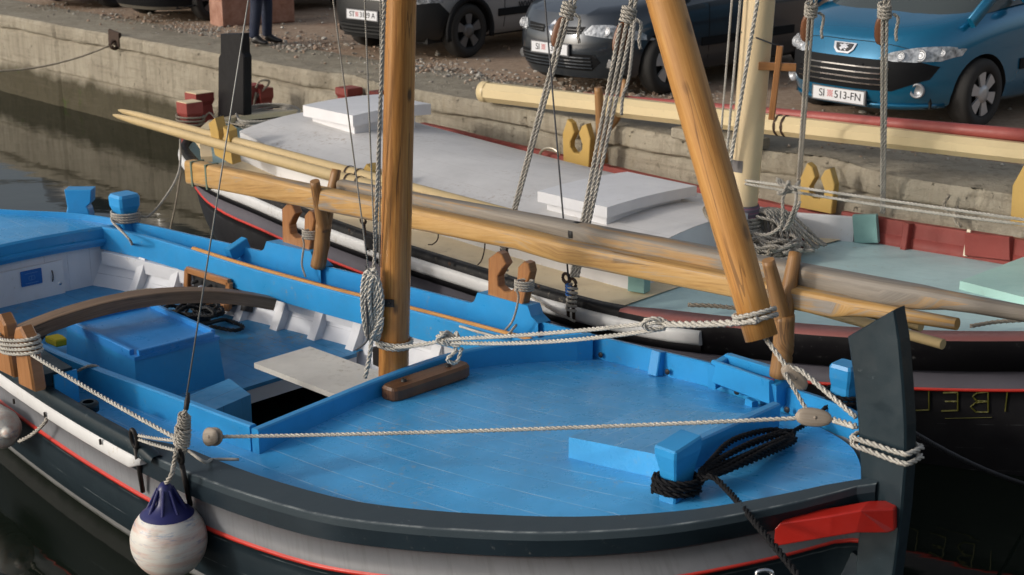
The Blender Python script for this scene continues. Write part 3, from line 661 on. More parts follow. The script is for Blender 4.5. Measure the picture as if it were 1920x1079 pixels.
# control cabinet on the port side
c0 = A.on(356, 575, -.3); sB, tB = A.st(c0)
mb = MB(); wd = M['crutch_wood']
PN = [A.pt(x, y, .80) for x, y in ((352, 506), (430, 530), (428, 578), (350, 552))]
for i in range(4): mb.bar(PN[i], PN[(i + 1) % 4], .035, .05)
cab = obj('control_panel', mb, wd, boat)
mb = MB(); k_ = (PN[0] + PN[1] + PN[2] + PN[3]) / 4; mb.boxl([p + np.r_[A.p, 0] * .03 for p in (PN[3], PN[2], PN[2] + np.r_[A.p, 0] * .05, PN[3] + np.r_[A.p, 0] * .05)] + [p + np.r_[A.p, 0] * .03 for p in (PN[0], PN[1], PN[1] + np.r_[A.p, 0] * .05, PN[0] + np.r_[A.p, 0] * .05)]); obj('panel_face', mb, M['black_rubber'], cab)
for k in range(4):
    mb = MB(); mb.lathe([(0, .05), (.012, .05), (.014, .0)], PN[0] + (PN[1] - PN[0]) * (.25 + .17 * k) + (PN[3] - PN[0]) * (.35 + .1 * (k % 2)), -np.r_[A.p, 0], 8); obj('knob', mb, M['chrome'] if k % 2 else M['black_rubber'], cab)
mb = MB(); c_ = PZ(462, 584, FZ + .06); mb.lathe([(0, .10), (.035, .10), (.045, .06), (.045, 0)], c_, (.2, .3, 1), 14); obj('filter', mb, M['black_rubber'], boat)
# hatch on the foredeck
def hz_(s, t): return deckz(s, t)
hc = [A.st(A.on(x, y, d)) for x, y, d in ((1066, 818, -.02), (1240, 858, -.02), (1448, 785, -.02), (1180, 765, -.05))]
zt = [zA(q[0]) - .02 - .01 * i for i, q in enumerate(hc)]
bots = [ondeck(x, y) for x, y in ((1066, 858), (1243, 899), (1415, 812), (1205, 790))]; tops = [b_ + np.array([0, 0, h_]) for b_, h_ in zip(bots, (.105, .115, .10, .07))]; bots = [b_ - np.array([0, 0, .03]) for b_ in bots]
mb = MB(); mb.boxl(bots + tops); hatch = obj('fore_hatch', mb, M['blue_deck'], boat)
e0, e1 = tops[1] + np.r_[A.f, 0] * .03 + np.array([0, 0, -.06]), ondeck(1452, 810) + np.array([0, 0, .06])
mb = MB(); mb.bar(e0, e1, .05, .19, bev=.008); obj('hatch_sill', mb, M['blue'], hatch)
# bow bitts
Pb = ondeck(1268, 932) - np.array([0, 0, .02])
mb = MB(); f3 = np.r_[A.f, 0]; p3v = np.r_[A.p, 0]; hb = .275
rows = []
for k, w, dz in ((0, .115, 0), (.35, .105, 0), (.6, .12, 0), (.86, .15, .0), (1, .152, .025)):
    r = []
    for x, y in ((-.5, -.5), (.5, -.5), (.5, .5), (-.5, .5)):
        r.append(Pb + f3 * x * w * .8 + p3v * y * w * 1.25 + np.array([0, 0, hb * k + dz * (y + .5)]))
    rows.append(r)
mb.grid(rows, 0, None, False, True); mb.add(rows[-1], [[0, 1, 2, 3]], 0, None, False); bb = obj('bitt', mb, M['blue'], boat)
bb.modifiers.new('bevel', 'BEVEL').width = .008
P3 = A.on(1580, 772, -.08); bitt(P3, .26, .11, .125, M['blue'])
# stem post
SP = [(1588, 632), (1676, 581), (1686, 640), (1693, 720), (1698, 800), (1698, 870), (1691, 960), (1676, 1076), (1672, 1110), (1600, 1110), (1612, 960), (1612, 880), (1607, 790), (1598, 700)]
pts = [A.pt(x, y, -.045) for x, y in SP]
pts = [A.st(p) + (p[2],) for p in pts]; poly = [(p[0], p[2]) for p in pts]
mb = MB(); mb.prism(poly, A(0, -.045, 0), np.r_[A.f, 0], (0, 0, 1), np.r_[A.p, 0] * .09, bev=.008); obj('stem_post', mb, M['slate'], boat)
# under-water forefoot and keel
mb = MB(); mb.prism([(3.36, .72), (3.54, .66), (3.50, .3), (3.38, -.1), (3.2, -.5), (-4.7, -.5), (-4.9, .6), (-4.8, .6), (-4.6, -.3), (3.0, -.3)], A(0, -.04, 0), np.r_[A.f, 0], (0, 0, 1), np.r_[A.p, 0] * .08); obj('keel', mb, M['slate_dark'], boat)
# red chock under the bow rail
RC = [(1453, 992), (1463, 981), (1560, 967), (1614, 957), (1676, 955), (1677, 996), (1664, 1000), (1605, 1000), (1555, 1008), (1450, 1026)]
sA, tA, _z = [], [], None
front = []
for x, y in RC:
    k = (x - 1450) / 227; tt = -.36 * (1 - k) ** .8 - .075; q = A.pt(x, y, tt); front.append(q)
n_ = len(front)
back = [q + np.r_[A.p, 0] * .10 + np.r_[A.f, 0] * (-.02) for q in front]
mb = MB(); cf = sum(front) / n_
ff = [[0, 1, 9], [1, 2, 8, 9], [2, 3, 7, 8], [3, 4, 5, 6], [3, 6, 7]]
mb.add(front, ff, 0, None, False)
mb.add(front + back, [[i, (i + 1) % n_, n_ + (i + 1) % n_, n_ + i] for i in range(n_)], 0, None, False); rc = obj('bow_chock', mb, M['red'], boat)
bv = rc.modifiers.new('bevel', 'BEVEL'); bv.width = .006; bv.segments = 2
# white rubbing band on the near side
mb = MB(); rows, uv = [], []
for s in np.linspace(-3.2, .22, 30):
    e = .075 if s < .1 else .075 - .05 * (s - .1) / .12
    rows.append([A(s, -(bA(s) + o_), zA(s) + .0 - d) for d, o_ in ((.020, .015), (.024, .046), (.034, .055), (.02 + e, .058), (.03 + e, .05), (.033 + e, .01))]); uv.append([(s, i * .03) for i in range(6)])
mb.grid(rows, 0, uv); mb.add(rows[-1], [list(range(6))], 0, None, False); obj('rub_strip', mb, M['b_white'], boat)
# raised dark bulwark over the white band (near side, aft)
mb = MB(); rows = []
for s in np.linspace(-3.4, .32, 34):
    k = min(1, max(0, (.32 - s) / .16)); h = .012 + .05 * k
    rows.append([A(s, -(bA(s) + o_), zA(s) + d) for d, o_ in ((-.03, .045), (-.012, .055), (h - .01, .05), (h, .04), (h, -.0), (h - .015, -.02), (-.10, -.02))])
mb.grid(rows); obj('bulwark', mb, M['slate'], boat)
# oar pads on the port rail and crutches
UC = [(0, 0), (.008, .32), (.085, .38), (.127, .374), (.165, .315), (.127, .272), (.09, .216), (.097, .153), (.153, .129), (.212, .143), (.258, .2), (.27, .316), (.32, .362), (.36, .357), (.377, .306), (.29, 0)]
def pad(s0, s1, sd, h=.1, mat='blue'):
    mb = MB(); b0 = lambda s: bA(s) - .075; rows = []
    for s, k in ((s0 - .09, 0), (s0 - .03, .35), (s0, 1), (s1, 1), (s1 + .03, .35), (s1 + .09, 0)):
        z1 = zA(s) + h * k + .012; b = bA(s)
        rows.append([A(s, sd * (b - .085), zA(s) - .11), A(s, sd * (b - .085), z1), A(s, sd * (b + .03), z1 - .006), A(s, sd * (b + .03), zA(s) - .02)])
    mb.grid(rows, 0, None, False); return obj('oar_pad', mb, M[mat], boat)
def crutch(s, t, z, par, mat, name='oar_crutch', sc=1., th=.07, fr=A, yaw=0., poly=UC):
    mb = MB(); u = np.r_[fr.f * math.cos(yaw) + fr.p * math.sin(yaw), 0]; w = np.r_[-fr.f * math.sin(yaw) + fr.p * math.cos(yaw), 0]
    mb.prism(poly, fr(s, t, z), u * sc, (0, 0, sc), w * th, bev=.006); return obj(name, mb, mat, par)
CR = {}
for nm, (px, py), (s0, s1), pt_t in (('aft', (531, 488), (-.07, .36), 1.23), ('mid', (914, 582), (-.07, .36), 1.37)):
    sx = A.st(A.pt(px, py, pt_t))[0]; pad(sx + s0, sx + s1, 1)
    CR[nm] = crutch(sx, pt_t, zA(sx) + .03, boat, M['crutch_wood'])
mb = MB(); rows = []
for s in np.linspace(-1.75, -.83, 8): b = bA(s); rows.append([A(s, -(b + .045), zA(s) - .03), A(s, -(b + .045), zA(s) + .125), A(s, -(b + .035), zA(s) + .135), A(s, -(b - .14), zA(s) + .135), A(s, -(b - .15), zA(s) - .1)])
mb.grid(rows, 0, None, False); mb.add(rows[-1], [[0, 1, 2, 3, 4]], 0, None, False); npad = obj('oar_pad', mb, M['slate'], boat)
mb = MB(); s = -.828; b = bA(s); mb.fbox(A, s, s + .012, -(b - .02), -(b - .16), zA(s) - .1, zA(s) + .12); obj('pad_end', mb, M['blue'], npad)
ps = A.on(22, 690, .08); sx = A.st(ps)[0]
for (x0, x1, yt, yb) in ((-4, 31, 578, 690), (34, 78, 590, 716)):
    poly = [((xx - x0) / 44 * .2, (zz)) for xx, zz in ((x0, 0), (x0 - 2, .26), (x0 + 4, .31), (x0 + 20, .33), (x0 + 33, .28), (x0 + 42, 0))]
    q = A.on(x0, yb, .10); s_, t_ = A.st(q)
    mb = MB(); NT_ = t_; mb.prism(poly, A(s_, t_ + .0, zA(s_) + .08), np.r_[A.f, 0] * .85, (0, 0, 1.06), np.r_[A.p, 0] * .08, bev=.012); obj('oar_crutch', mb, M['crutch_wood'], boat)
# port fore pad is a little bench
pf0, pf1 = 1.70, 2.22
mb = MB(); mb.bar(A(pf0, bA(pf0) - .13, zA(pf0) + .01), A(pf1, bA(pf1) - .16, zA(pf1) + .01), .03, .13, bev=.006)
mb.bar(A(pf0, bA(pf0) + .0, zA(pf0) + .05), A(pf1, bA(pf1) + .0, zA(pf1) + .05), .05, .06)
for q in (pf0, pf1): mb.bar(A(q, bA(q) - .15, zA(q) - .02), A(q, bA(q) + .03, zA(q) - .0), .05, .15)
mb.bar(A(pf0 + .3, bA(pf0 + .3) - .13, zA(pf0) - .09), A(pf0 + .36, bA(pf0 + .36) - .13, zA(pf0) - .09), .04, .1)
obj('oar_pad', mb, M['blue'], boat)
for s in (1.2, .62):
    mb = MB(); b = bA(s); mb.bar(A(s, b - .09, zA(s) - .12), A(s, b - .06, zA(s) + .02), .07, .07, up=tuple(np.r_[A.f, 0])); obj('bulwark_stanchion', mb, M['blue'], boat)
for s, t_ in ((.74, bA(.74) - .07), (1.28, bA(1.28) - .075), (1.86, bA(1.86) - .085), (2.3, bA(2.3) - .1)):
    mb = MB(); mb.lathe([(0, .004), (.016, .004), (.018, 0)], A(s, t_, deckz(s, t_) + .035), -np.r_[A.p, 0], 10); obj('scupper', mb, M['black_rubber'], boat)
for px, py in ((1080, 395),): pass
for s in (-2.55, ):   # small blue knee on the port rail
    mb = MB(); mb.bar(A(s, bA(s) - .16, zA(s) - .03), A(s, bA(s) + .0, zA(s) + .03), .07, .10); obj('rail_knee', mb, M['blue'], boat)
mb = MB(); mb.lathe([(.035, 0), (.055, .0), (.055, .04), (.045, .05), (.03, .05)], A(-.5, -(bA(-.5) - .06), zA(-.5) - .0), (0, 0, 1), 18); obj('fairlead', mb, M['slate'], boat)
# Y-shaped branch crutches that carry the oars
def branch(base, fork, h1, h2, name='forked_crutch'):
    base, fork, h1, h2 = [np.array(q, float) for q in (base, fork, h1, h2)]
    mb = MB(); mb.tube(curve([base, base * .5 + fork * .5 + np.array([.008, 0, 0]), fork], 6), .055, 12, 0, [1.0 + .03 * math.sin(i * 1.3) for i in range(13)])
    for h in (h1, h2):
        m = fork * .55 + h * .45 + (h - fork) * .02 + np.array([0, 0, -.02]); c_ = curve([fork - np.array([0, 0, .05]), m, h], 6)
        mb.tube(c_, .042, 10, 0, [1.15 - .35 * i / (len(c_) - 1) for i in range(len(c_))])
    return obj(name, mb, M['branch_wood'], boat)
YT = 1.22
yb1, yb2 = A.pt(596, 500, YT), A.pt(1462, 706, 1.10)
branch(yb1, A.pt(607, 418, YT), A.pt(590, 340, YT - .10), A.pt(631, 318, YT + .14))
branch(yb2, A.pt(1470, 590, 1.10), A.pt(1440, 488, 1.0), A.pt(1491, 474, 1.26))
# chain plates on the near side
def plate(p0, p1, loop=.035):
    mb = MB(); p0, p1 = np.array(p0), np.array(p1); d = (p1 - p0) / np.linalg.norm(p1 - p0); sd = np.cross(d, np.r_[A.p, 0]); sd /= np.linalg.norm(sd)
    mb.tube([p0, p1], .013, 8)
    lp = [p1 + d * loop * 1.5 * (1 - math.cos(a)) + sd * loop * .75 * math.sin(a) for a in np.linspace(0, 2 * math.pi, 18)]
    mb.tube(lp, .011, 8); return obj('chain_plate', mb, M['iron'], boat)
def side(px, py, off=.05): 
    for tt in np.linspace(-1.2, -1.6, 81):
        q = A.pt(px, py, tt); s = A.st(q)[0]
        if tt <= -(bA(s) + off): return q
    return q
plate(side(268, 922, .0), side(254, 838, .055)); plate(side(357, 948, .01), side(340, 868, .055), .03)

# ------------------------------------------------------------------ loose gear of the blue boat
def rope(name, path, r, mat, label, cat='rope', group=None, parent=None, n=None):
    mb = MB(); (mb.strands(path, r) if r >= .009 else mb.tube(path, r, 7)); return obj(name, mb, M[mat], parent, label if parent is None else None, cat if parent is None else None, group)
def join(*ps):
    out = []
    for p in ps: out += list(p)
    return out
# the leaning spar
sp0, sp1 = A.pt(1428, 634, .0), A.pt(1247, 0, .0); d_ = (sp1 - sp0) / np.linalg.norm(sp1 - sp0)
mb = MB(); n = 16; mb.tube([sp0 + d_ * q for q in np.linspace(0, 3.4, n)], .072, 24, 0, [1.0 + .12 * math.sin(min(1, i / 5) * 1.57) for i in range(n)])
obj('leaning_spar', mb, M['spar_wood'], None, 'smooth orange pine spar leaning aft, its foot roped near the bow of the blue boat', 'spar')
# oars lying along the port side
def px_line(p, q, t0, t1, n=14): return [A.pt(p[0] + (q[0] - p[0]) * k / n, p[1] + (q[1] - p[1]) * k / n, t0 + (t1 - t0) * k / n) for k in range(n + 1)]
def oar(name, pts, label, mat):
    """pts: (px, py, t, halfwidth px, roundness)"""
    mb = MB(); rows, uv = [], []; L = 0; prev = None; K = 16
    C = [A.pt(p[0], p[1], p[2]) for p in pts]
    for i, (c, p) in enumerate(zip(C, pts)):
        d = C[min(i + 1, len(C) - 1)] - C[max(i - 1, 0)]; d /= np.linalg.norm(d); up = np.array([0, 0, 1.]) - d * d[2]; up /= np.linalg.norm(up); sd = np.cross(d, up)
        if prev is not None: L += np.linalg.norm(c - prev)
        prev = c; hw = p[3] * np.linalg.norm(c - [0, 0, CAM_H]) / F; e = p[4]; wd = hw * p[5]
        r, u = [], []
        for j in range(K + 1):
            a = 2 * math.pi * (j + .5) / K; ca, sa = math.cos(a), math.sin(a)
            r.append(c + sd * wd * np.sign(ca) * abs(ca) ** e + up * hw * np.sign(sa) * abs(sa) ** e); u.append((L, j / K * hw * 6.5))
        rows.append(r); uv.append(u)
    mb.grid(rows, 0, uv)
    for r_, k in ((rows[0], -1), (rows[-1], 1)): mb.add(r_[:-1], [list(range(K))[::k]], 0, [(j * .01, 0) for j in range(K)], False)
    return mb
def ln(a, b, n): return [tuple(a[i] + (b[i] - a[i]) * k / n for i in range(len(a))) for k in range(n + 1)]
o1 = ln((358, 322, 1.20, 22, .32, .6), (980, 449, 1.2, 19, .45, 1.1), 14) + ln((1060, 471, 1.2, 20.5, .38, 1.0), (1570, 573, 1.2, 20.5, .35, 1.0), 10) + [(1600, 577, 1.2, 16, .7, 1), (1640, 582, 1.2, 14, .9, 1), (1795, 608, 1.2, 11.5, 1, 1)]
mb = oar('oar', o1, '', None); oar1 = obj('oar', mb, M['oar_wood'], None, 'golden weathered oar on the forked crutches, its round grip ending beside the slate stem post', 'oar', group='oars laid along the boats')
mb = MB()
for x, y in ((371, 325), (398, 331)):
    c_ = A.pt(x, y, 1.20); d_ = A.pt(x + 60, y + 12, 1.2) - c_; d_ /= np.linalg.norm(d_); hw = 22.9 * np.linalg.norm(c_ - [0, 0, CAM_H]) / F
    mb.bar(c_ - d_ * .009 + np.array([0, 0, 0]), c_ + d_ * .009, hw * 1.26, hw * 2.04, bev=.001)
obj('painted_band', mb, plain('band_green', (.12, .17, .12), .6), oar1)
o2 = ln((640, 352, 1.34, 15, .5, .8), (1080, 436, 1.32, 20, .6, 1), 10) + ln((1140, 451, 1.32, 22.5, .5, 1), (1660, 549, 1.28, 25, .5, .9), 12) + [(1730, 558, 1.28, 22, .6, .9), (1775, 563, 1.28, 17.5, .8, 1), (1830, 572, 1.28, 16, .95, 1), (2030, 608, 1.28, 14, 1, 1)]
mb = oar('oar', o2, '', None); oar2 = obj('oar', mb, M['grey_wood'], None, 'thick silver-grey weathered oar behind the golden one, with a black band round it', 'oar', group='oars laid along the boats')
c_ = A.pt(1083, 436.8, 1.32); d_ = A.pt(1140, 446, 1.32) - c_; d_ /= np.linalg.norm(d_); hw = 21.2 * np.linalg.norm(c_ - [0, 0, CAM_H]) / F; mb = MB(); mb.tube([c_ - d_ * .018, c_ + d_ * .018], hw, 20); obj('black_band', mb, M['black_rubber'], oar2)
# rigging lines
RW = .0125
bp = A.pt(1526, 783, -.03); bw = np.array([.05, 0, 0])
def pulley(name, c, axis, L, Wd, T, mat, label, par=None, group=None):
    """shell of a block: an egg with a slot and a sheave pin"""
    c, ax = np.array(c, float), np.array(axis, float); ax /= np.linalg.norm(ax); view = c - [0, 0, CAM_H]; view /= np.linalg.norm(view)
    b = np.cross(ax, view); b /= np.linalg.norm(b); n = np.cross(ax, b); mb = MB()
    for k in (-1, 1):
        rows, uv = [], []
        for i in range(13):
            u = -1 + 2 * i / 12; w = math.sqrt(max(0, 1 - abs(u) ** 2.3))
            r, v_ = [], []
            for j in range(13):
                a = 2 * math.pi * j / 12; r.append(c + ax * u * L + b * math.cos(a) * Wd * w * (1 - .1 * u) + n * (k * T * .55 + math.sin(a) * T * .42 * w)); v_.append((u * L, j * .02))
            rows.append(r); uv.append(v_)
        mb.grid(rows, 0, uv)
    mb.lathe([(0, -T * 1.0), (Wd * .2, -T * 1.0), (Wd * .2, T * 1.0), (0, T * 1.0)], c, n, 10, 1)
    return obj(name, mb, [M[mat], M[mat]], par, label, 'pulley' if par is None else None, group)
ch = side(340, 834, .06) + np.array([0, 0, .02]); cl = side(366, 830, .0) + np.r_[A.p, 0] * .1
cw = A.on(46, 655, .26); cw = A.pt(58, 664, NT_ + .02)
pulley('pulley', cl, A(1, .2, .25) - A(0, 0, 0), .055, .045, .028, 'pulley_wood', 'small pale wooden pulley at the foot of the near shroud, above the round buoy')
rope('bow_tackle_rope', sag(cl + np.array([.04, 0, 0]), bp, .012, 40), .0105, 'rope', 'taut white line from the near shroud across the foredeck to a bow pulley')
rope('crutch_line', sag(cw, ch, .01, 30), RW, 'rope', 'white rope slanting from the near crutch down to the shroud')
c_ = A.pt(37, 645, NT_ + .04)
rope('crutch_lashing', join(wraps(c_, tuple(np.array([-.1, 0, 1.]) - np.r_[A.f, 0] * .12),   .185, 4, .025, .075, tuple(np.r_[A.p, 0])), []), .0115, 'rope', 'white rope wound five times round the near oar crutch', 'rope')
pulley('pulley', bp, (1, -.0, -.12), .078, .040, .026, 'pulley_wood', 'pale wooden pulley lower of the pair at the bow, on the taut deck line', group='bow pulleys')
bq = A.pt(1490, 707, .0); pulley('pulley', bq, (1, -.1, -1.05), .072, .036, .026, 'pulley_wood', 'pale wooden pulley upper of the pair at the bow, under the leaning spar', group='bow pulleys')
stn = A.pt(1604, 800, -.05)
rope('stem_stropped_rope', join(sag(bp + np.array([.08, 0, -.01]), stn, .0, 8)), .016, 'rope', 'short doubled white rope from the lower bow pulley to the stem post')
rope('spar_tackle_rope', join(sag(sp0 + np.array([-.0, 0, .02]), bq + np.array([-.04, 0, .05]), 0, 8), sag(bq + np.array([.02, -.03, .04]), stn + np.array([0, 0, .04]), 0, 16)), .0125, 'rope', 'white tackle rope from the foot of the leaning spar through a pulley to the stem')
rope('spar_tackle_rope', sag(bq + np.array([-.05, -.03, .03]), bp + np.array([-.03, 0, .03]), 0, 12), .0105, 'rope', 'thin white rope between the two bow pulleys')
# turns round the stem
def ring(px0, py0, px1, py1):
    a, b = A.pt(px0, py0, -.062), A.pt(px1, py1, -.062); w = np.r_[A.p, 0] * .124; f_ = (b - a) / np.linalg.norm(b - a) * .022
    pl = [a - f_, a + (b - a) * .3, b, b + f_ * .9 + w * .25, b + f_ * .9 + w * .8, b + w, a + w, a - f_ + w * .7, a - f_ * 1.2 + w * .3]
    return curve(pl + [pl[0]], 8)
rope('stem_lashing', join(ring(1606, 823, 1692, 851), ring(1608, 838, 1692, 869)), .0125, 'rope', 'two turns of white rope round the slate stem post', 'rope')
# mast collar rope and the doubled line to the spar
mc = onmast(640); col = wraps(mc + np.array([0, 0, .0]), md, .101, 2, .024, None, (1, 0, 0), 24)
kn = A.pt(838, 636, .10); ey = A.pt(1246, 608, .02); spw = A.pt(1420, 601, -.08)
rope('mast_collar_rope', join(col), .0125, 'rope', 'white rope looped round the foot of the orange mast', 'rope')
rope('mast_collar_rope', sag(mc + frt * .1 + rgt * .02, kn, .01, 20), .013, 'rope', 'thick white rope from the mast foot to a big knot', 'rope')
rope('fore_tackle', join(sag(kn, ey + np.array([0, 0, .012]), .012, 36), []), .0125, 'rope', 'upper of two white lines from the knot by the mast towards the leaning spar')
rope('fore_tackle', join(sag(kn + np.array([.02, 0, -.02]), ey + np.array([0, 0, -.02]), .03, 36), []), .0125, 'rope', 'lower of two white lines from the knot by the mast towards the leaning spar')
rope('spar_strop', join(sag(ey, spw, .008, 14)), .018, 'rope', 'thick spliced white strop leading to the foot of the leaning spar')
mb = MB(); mb.strands([ey + np.array([-.045 + .055 * math.cos(a), 0, .026 * math.sin(a)]) for a in np.linspace(0, 6.4, 20)], .013); obj('eye_splice', mb, M['rope'], None, 'spliced white rope eye where the doubled line meets the thick strop', 'rope')
rope('spar_lashing', wraps(sp0 + (sp1 - sp0) / np.linalg.norm(sp1 - sp0) * .10, sp1 - sp0, .088, 2, .026, None, (1, 0, 0), 24), .0125, 'rope', 'two turns of white rope round the foot of the leaning spar', 'rope')
rnd = random.Random(3); kp = [kn + np.array([rnd.uniform(-.06, .08), rnd.uniform(-.03, .03), rnd.uniform(-.045, .045)]) for _ in range(16)] + [kn + np.array([.05, 0, -.06]), kn + np.array([-.0, -.02, -.11]), kn + np.array([.05, -.01, -.13]), kn + np.array([.08, 0, -.05])]
rope('mast_knot', curve(kp, 6), .0125, 'rope', 'big loose white knot hanging on the line before the mast', 'knot')
# halyard coil on the mast
hx = onmast(560) - rgt * .12 + frt * .10
cp_ = []
for k in range(9):
    w = .022 + .007 * (k % 3); h = .17 + .012 * (k % 4); off = rgt * (-.022 + .0068 * k) + frt * (.012 * (k % 3))
    for a in np.linspace(0, 2 * math.pi, 15)[:-1]: cp_.append(hx + off + np.array([w * math.cos(a), -.02 * math.sin(a), h * math.sin(a) * (1 if math.sin(a) > 0 else 1.1)]))
tail = [hx + np.array([.0, -.02, -.19]), hx + np.array([-.01, -.03, -.28]), hx + np.array([-.03, -.02, -.38]), hx + np.array([-.045, -.02, -.44])]
rope('halyard_coil', join(curve(cp_, 3), curve(tail, 6)), .0145, 'rope', 'thick white halyard coil hung on the left side of the orange mast', 'rope coil')
rope('halyard', sag(hx + np.array([.02, 0, .17]), hx + np.array([.02, 0, .17]) + (A.pt(723, -60, -.03) - hx - np.array([.02, 0, .17])) * 2.3, 0, 30), .0125, 'rope_grey', 'thick grey-white halyard running up along the left side of the orange mast')
rope('halyard', sag(hx + np.array([.05, .03, .2]), hx + np.array([.05, .03, .2]) + (A.pt(714, -60, .0) - hx - np.array([.05, .03, .2])) * 2.3, 0, 10), .005, 'line', 'thin pale line close beside the mast, next to the thick halyard')
for a, b, lb in (((622, -20), (690, 500), 'thin grey line slanting from the top to the halyard coil, left one of two'), ((683, -20), (703, 490), 'thin grey line nearly upright above the halyard coil, right one of two')):
    rope('flag_halyard', sag(A.pt(*b, -.06), A.pt(*b, -.06) + (A.pt(*a, -.06) - A.pt(*b, -.06)) * 2.2, 0, 12), .0045, 'line', lb)
mb = MB(); mb.tube(curve([hx + np.array([-.02, -.03, .22]), hx + np.array([-.025, -.035, .05]), hx + np.array([-.02, -.035, -.1]), hx + np.array([-.02, -.03, -.17]), hx + np.array([-.03, -.035, -.22]), hx + np.array([-.09, -.03, -.27])], 5), .006, 6); obj('lanyard', mb, M['dark_line'], None, 'black lanyard through the white halyard coil', 'cord')
# near shroud: wire, thimble, lashing
w0, w1 = side(350, 742, .06), A.pt(472, -40, -.55); w0 = np.array(w0)
sh = thing('near_shroud', 'thin steel shroud wire rising from the lashing above the round buoy', 'shroud', ch)
mb = MB(); mb.tube([w0, w1 + (w1 - w0) * 1.0], .0042, 6); obj('wire', mb, M['wire'], sh)
mb = MB(); mb.lathe([(.0, 0), (.012, .01), (.014, .05), (.007, .09)], w0 - np.array([.01, 0, .08]), (w1 - w0), 10); obj('thimble', mb, M['iron'], sh)
low = side(338, 858, .065)
mb = MB(); 
for k in range(5): mb.strands(curve([w0 + np.array([-.012, 0, -.07]), (w0 + low) / 2 + np.array([.014 * (k - 2), -.01 * (k % 2), 0]), low + np.array([.008 * (k - 2), 0, .0])], 8), .009)
mb.strands(wraps((w0 * .35 + low * .65), w0 - low, .033, 5, .02, None, (1, 0, 0), 16), .010); mb.strands(wraps((w0 * .6 + low * .4), w0 - low, .026, 4, .016, None, (1, 0, 0), 16), .008)
obj('lashing', mb, M['rope_grey'], sh)
ck_ = side(254, 815, .06); rope('shroud_tie', join(sag(ck_, ch + np.array([0, 0, .0]), .006, 10)), .0095, 'rope', 'short white cord from the hooked chain plate to the shroud lashing, upper one')
rope('shroud_tie', join(sag(ck_ + np.array([0, 0, -.02]), ch + np.array([0, 0, -.055]), .006, 10)), .0095, 'rope', 'short white cord from the hooked chain plate to the shroud lashing, lower one')
fr0 = ch + np.array([.03, 0, -.05]); rope('loose_tail', curve([fr0, fr0 + np.array([.08, -.02, -.05]), A.on(400, 862, .0), A.on(448, 862, -.02)], 8), .008, 'rope_grey', 'frayed grey rope end lying on the slate gunwale beside the shroud', 'rope')
# fenders
def fender(top, rb, lift, name, label, up):
    th = thing(name, label, 'fender', np.array(top) - np.array(up) * (2.3 * rb)); up = np.array(up, float); up /= np.linalg.norm(up)
    c_ = np.array(top) - up * (rb * 1.62)
    prof = []
    for a in np.linspace(-math.pi / 2, math.radians(46), 26): prof.append((rb * math.cos(a), rb * 1.03 * math.sin(a)))
    mb = MB(); mb.lathe(prof, c_, up, 32); obj('ball', mb, M['buoy_white'], th)
    pr2 = [(rb * math.cos(a) + .0015, rb * 1.03 * math.sin(a)) for a in np.linspace(math.radians(46), math.radians(60), 6)] + [(rb * .40, rb * .98), (rb * .30, rb * 1.10), (rb * .23, rb * 1.30), (rb * .20, rb * 1.48), (rb * .12, rb * 1.60), (0, rb * 1.62)]
    mb = MB(); mb.lathe(pr2, c_, up, 32)
    for k in range(8):
        a = k * math.pi / 4; e1 = np.cross(up, [0, 1, 0]); e1 /= np.linalg.norm(e1); e2 = np.cross(up, e1); r_ = e1 * math.cos(a) + e2 * math.sin(a)
        mb.bar(c_ + up * rb * .86 + r_ * rb * .50, c_ + up * rb * 1.45 + r_ * rb * .20, rb * .07, rb * .09, up=tuple(r_))
    obj('cap', mb, M['buoy_blue'], th); return th, c_
ft = side(309, 905, .17); fn, fc = fender(ft, .183, 0, 'fender', 'round white buoy fender with a dark blue top hanging by the near shroud', (0.0, 0, 1))
rope('fender_rope', curve([ch + np.array([-.02, -.03, -.04]), side(326, 872, .09), side(322, 890, .14), ft + np.array([0, 0, -.01])], 8), .013, 'rope_grey', 'knotted grey rope holding the round buoy fender', 'rope')
# white cylinder fender, cut by the left edge
f2 = thing('fender', 'plain scuffed white cylinder fender against the hull at the left edge', 'fender', side(-40, 810, .14))
ax2 = side(50, 830, .12) - side(-90, 745, .12); ax2 /= np.linalg.norm(ax2); c2 = side(-5, 800, .13)
mb = MB(); pr = [(0, -.36), (.05, -.355), (.095, -.33), (.115, -.28), (.118, 0), (.118, .10), (.108, .145), (.08, .175), (.04, .19), (.03, .2), (.028, .235), (.0, .24)]
mb.lathe(pr, c2 - ax2 * .05, ax2, 28); obj('body', mb, M['buoy_white'], f2)
rope('fender_rope', curve([side(36, 828, .11), side(60, 815, .08), side(86, 790, .045), side(88, 775, .02)], 8), .012, 'rope_grey', 'short grey rope tying the white cylinder fender to the rail', 'rope')
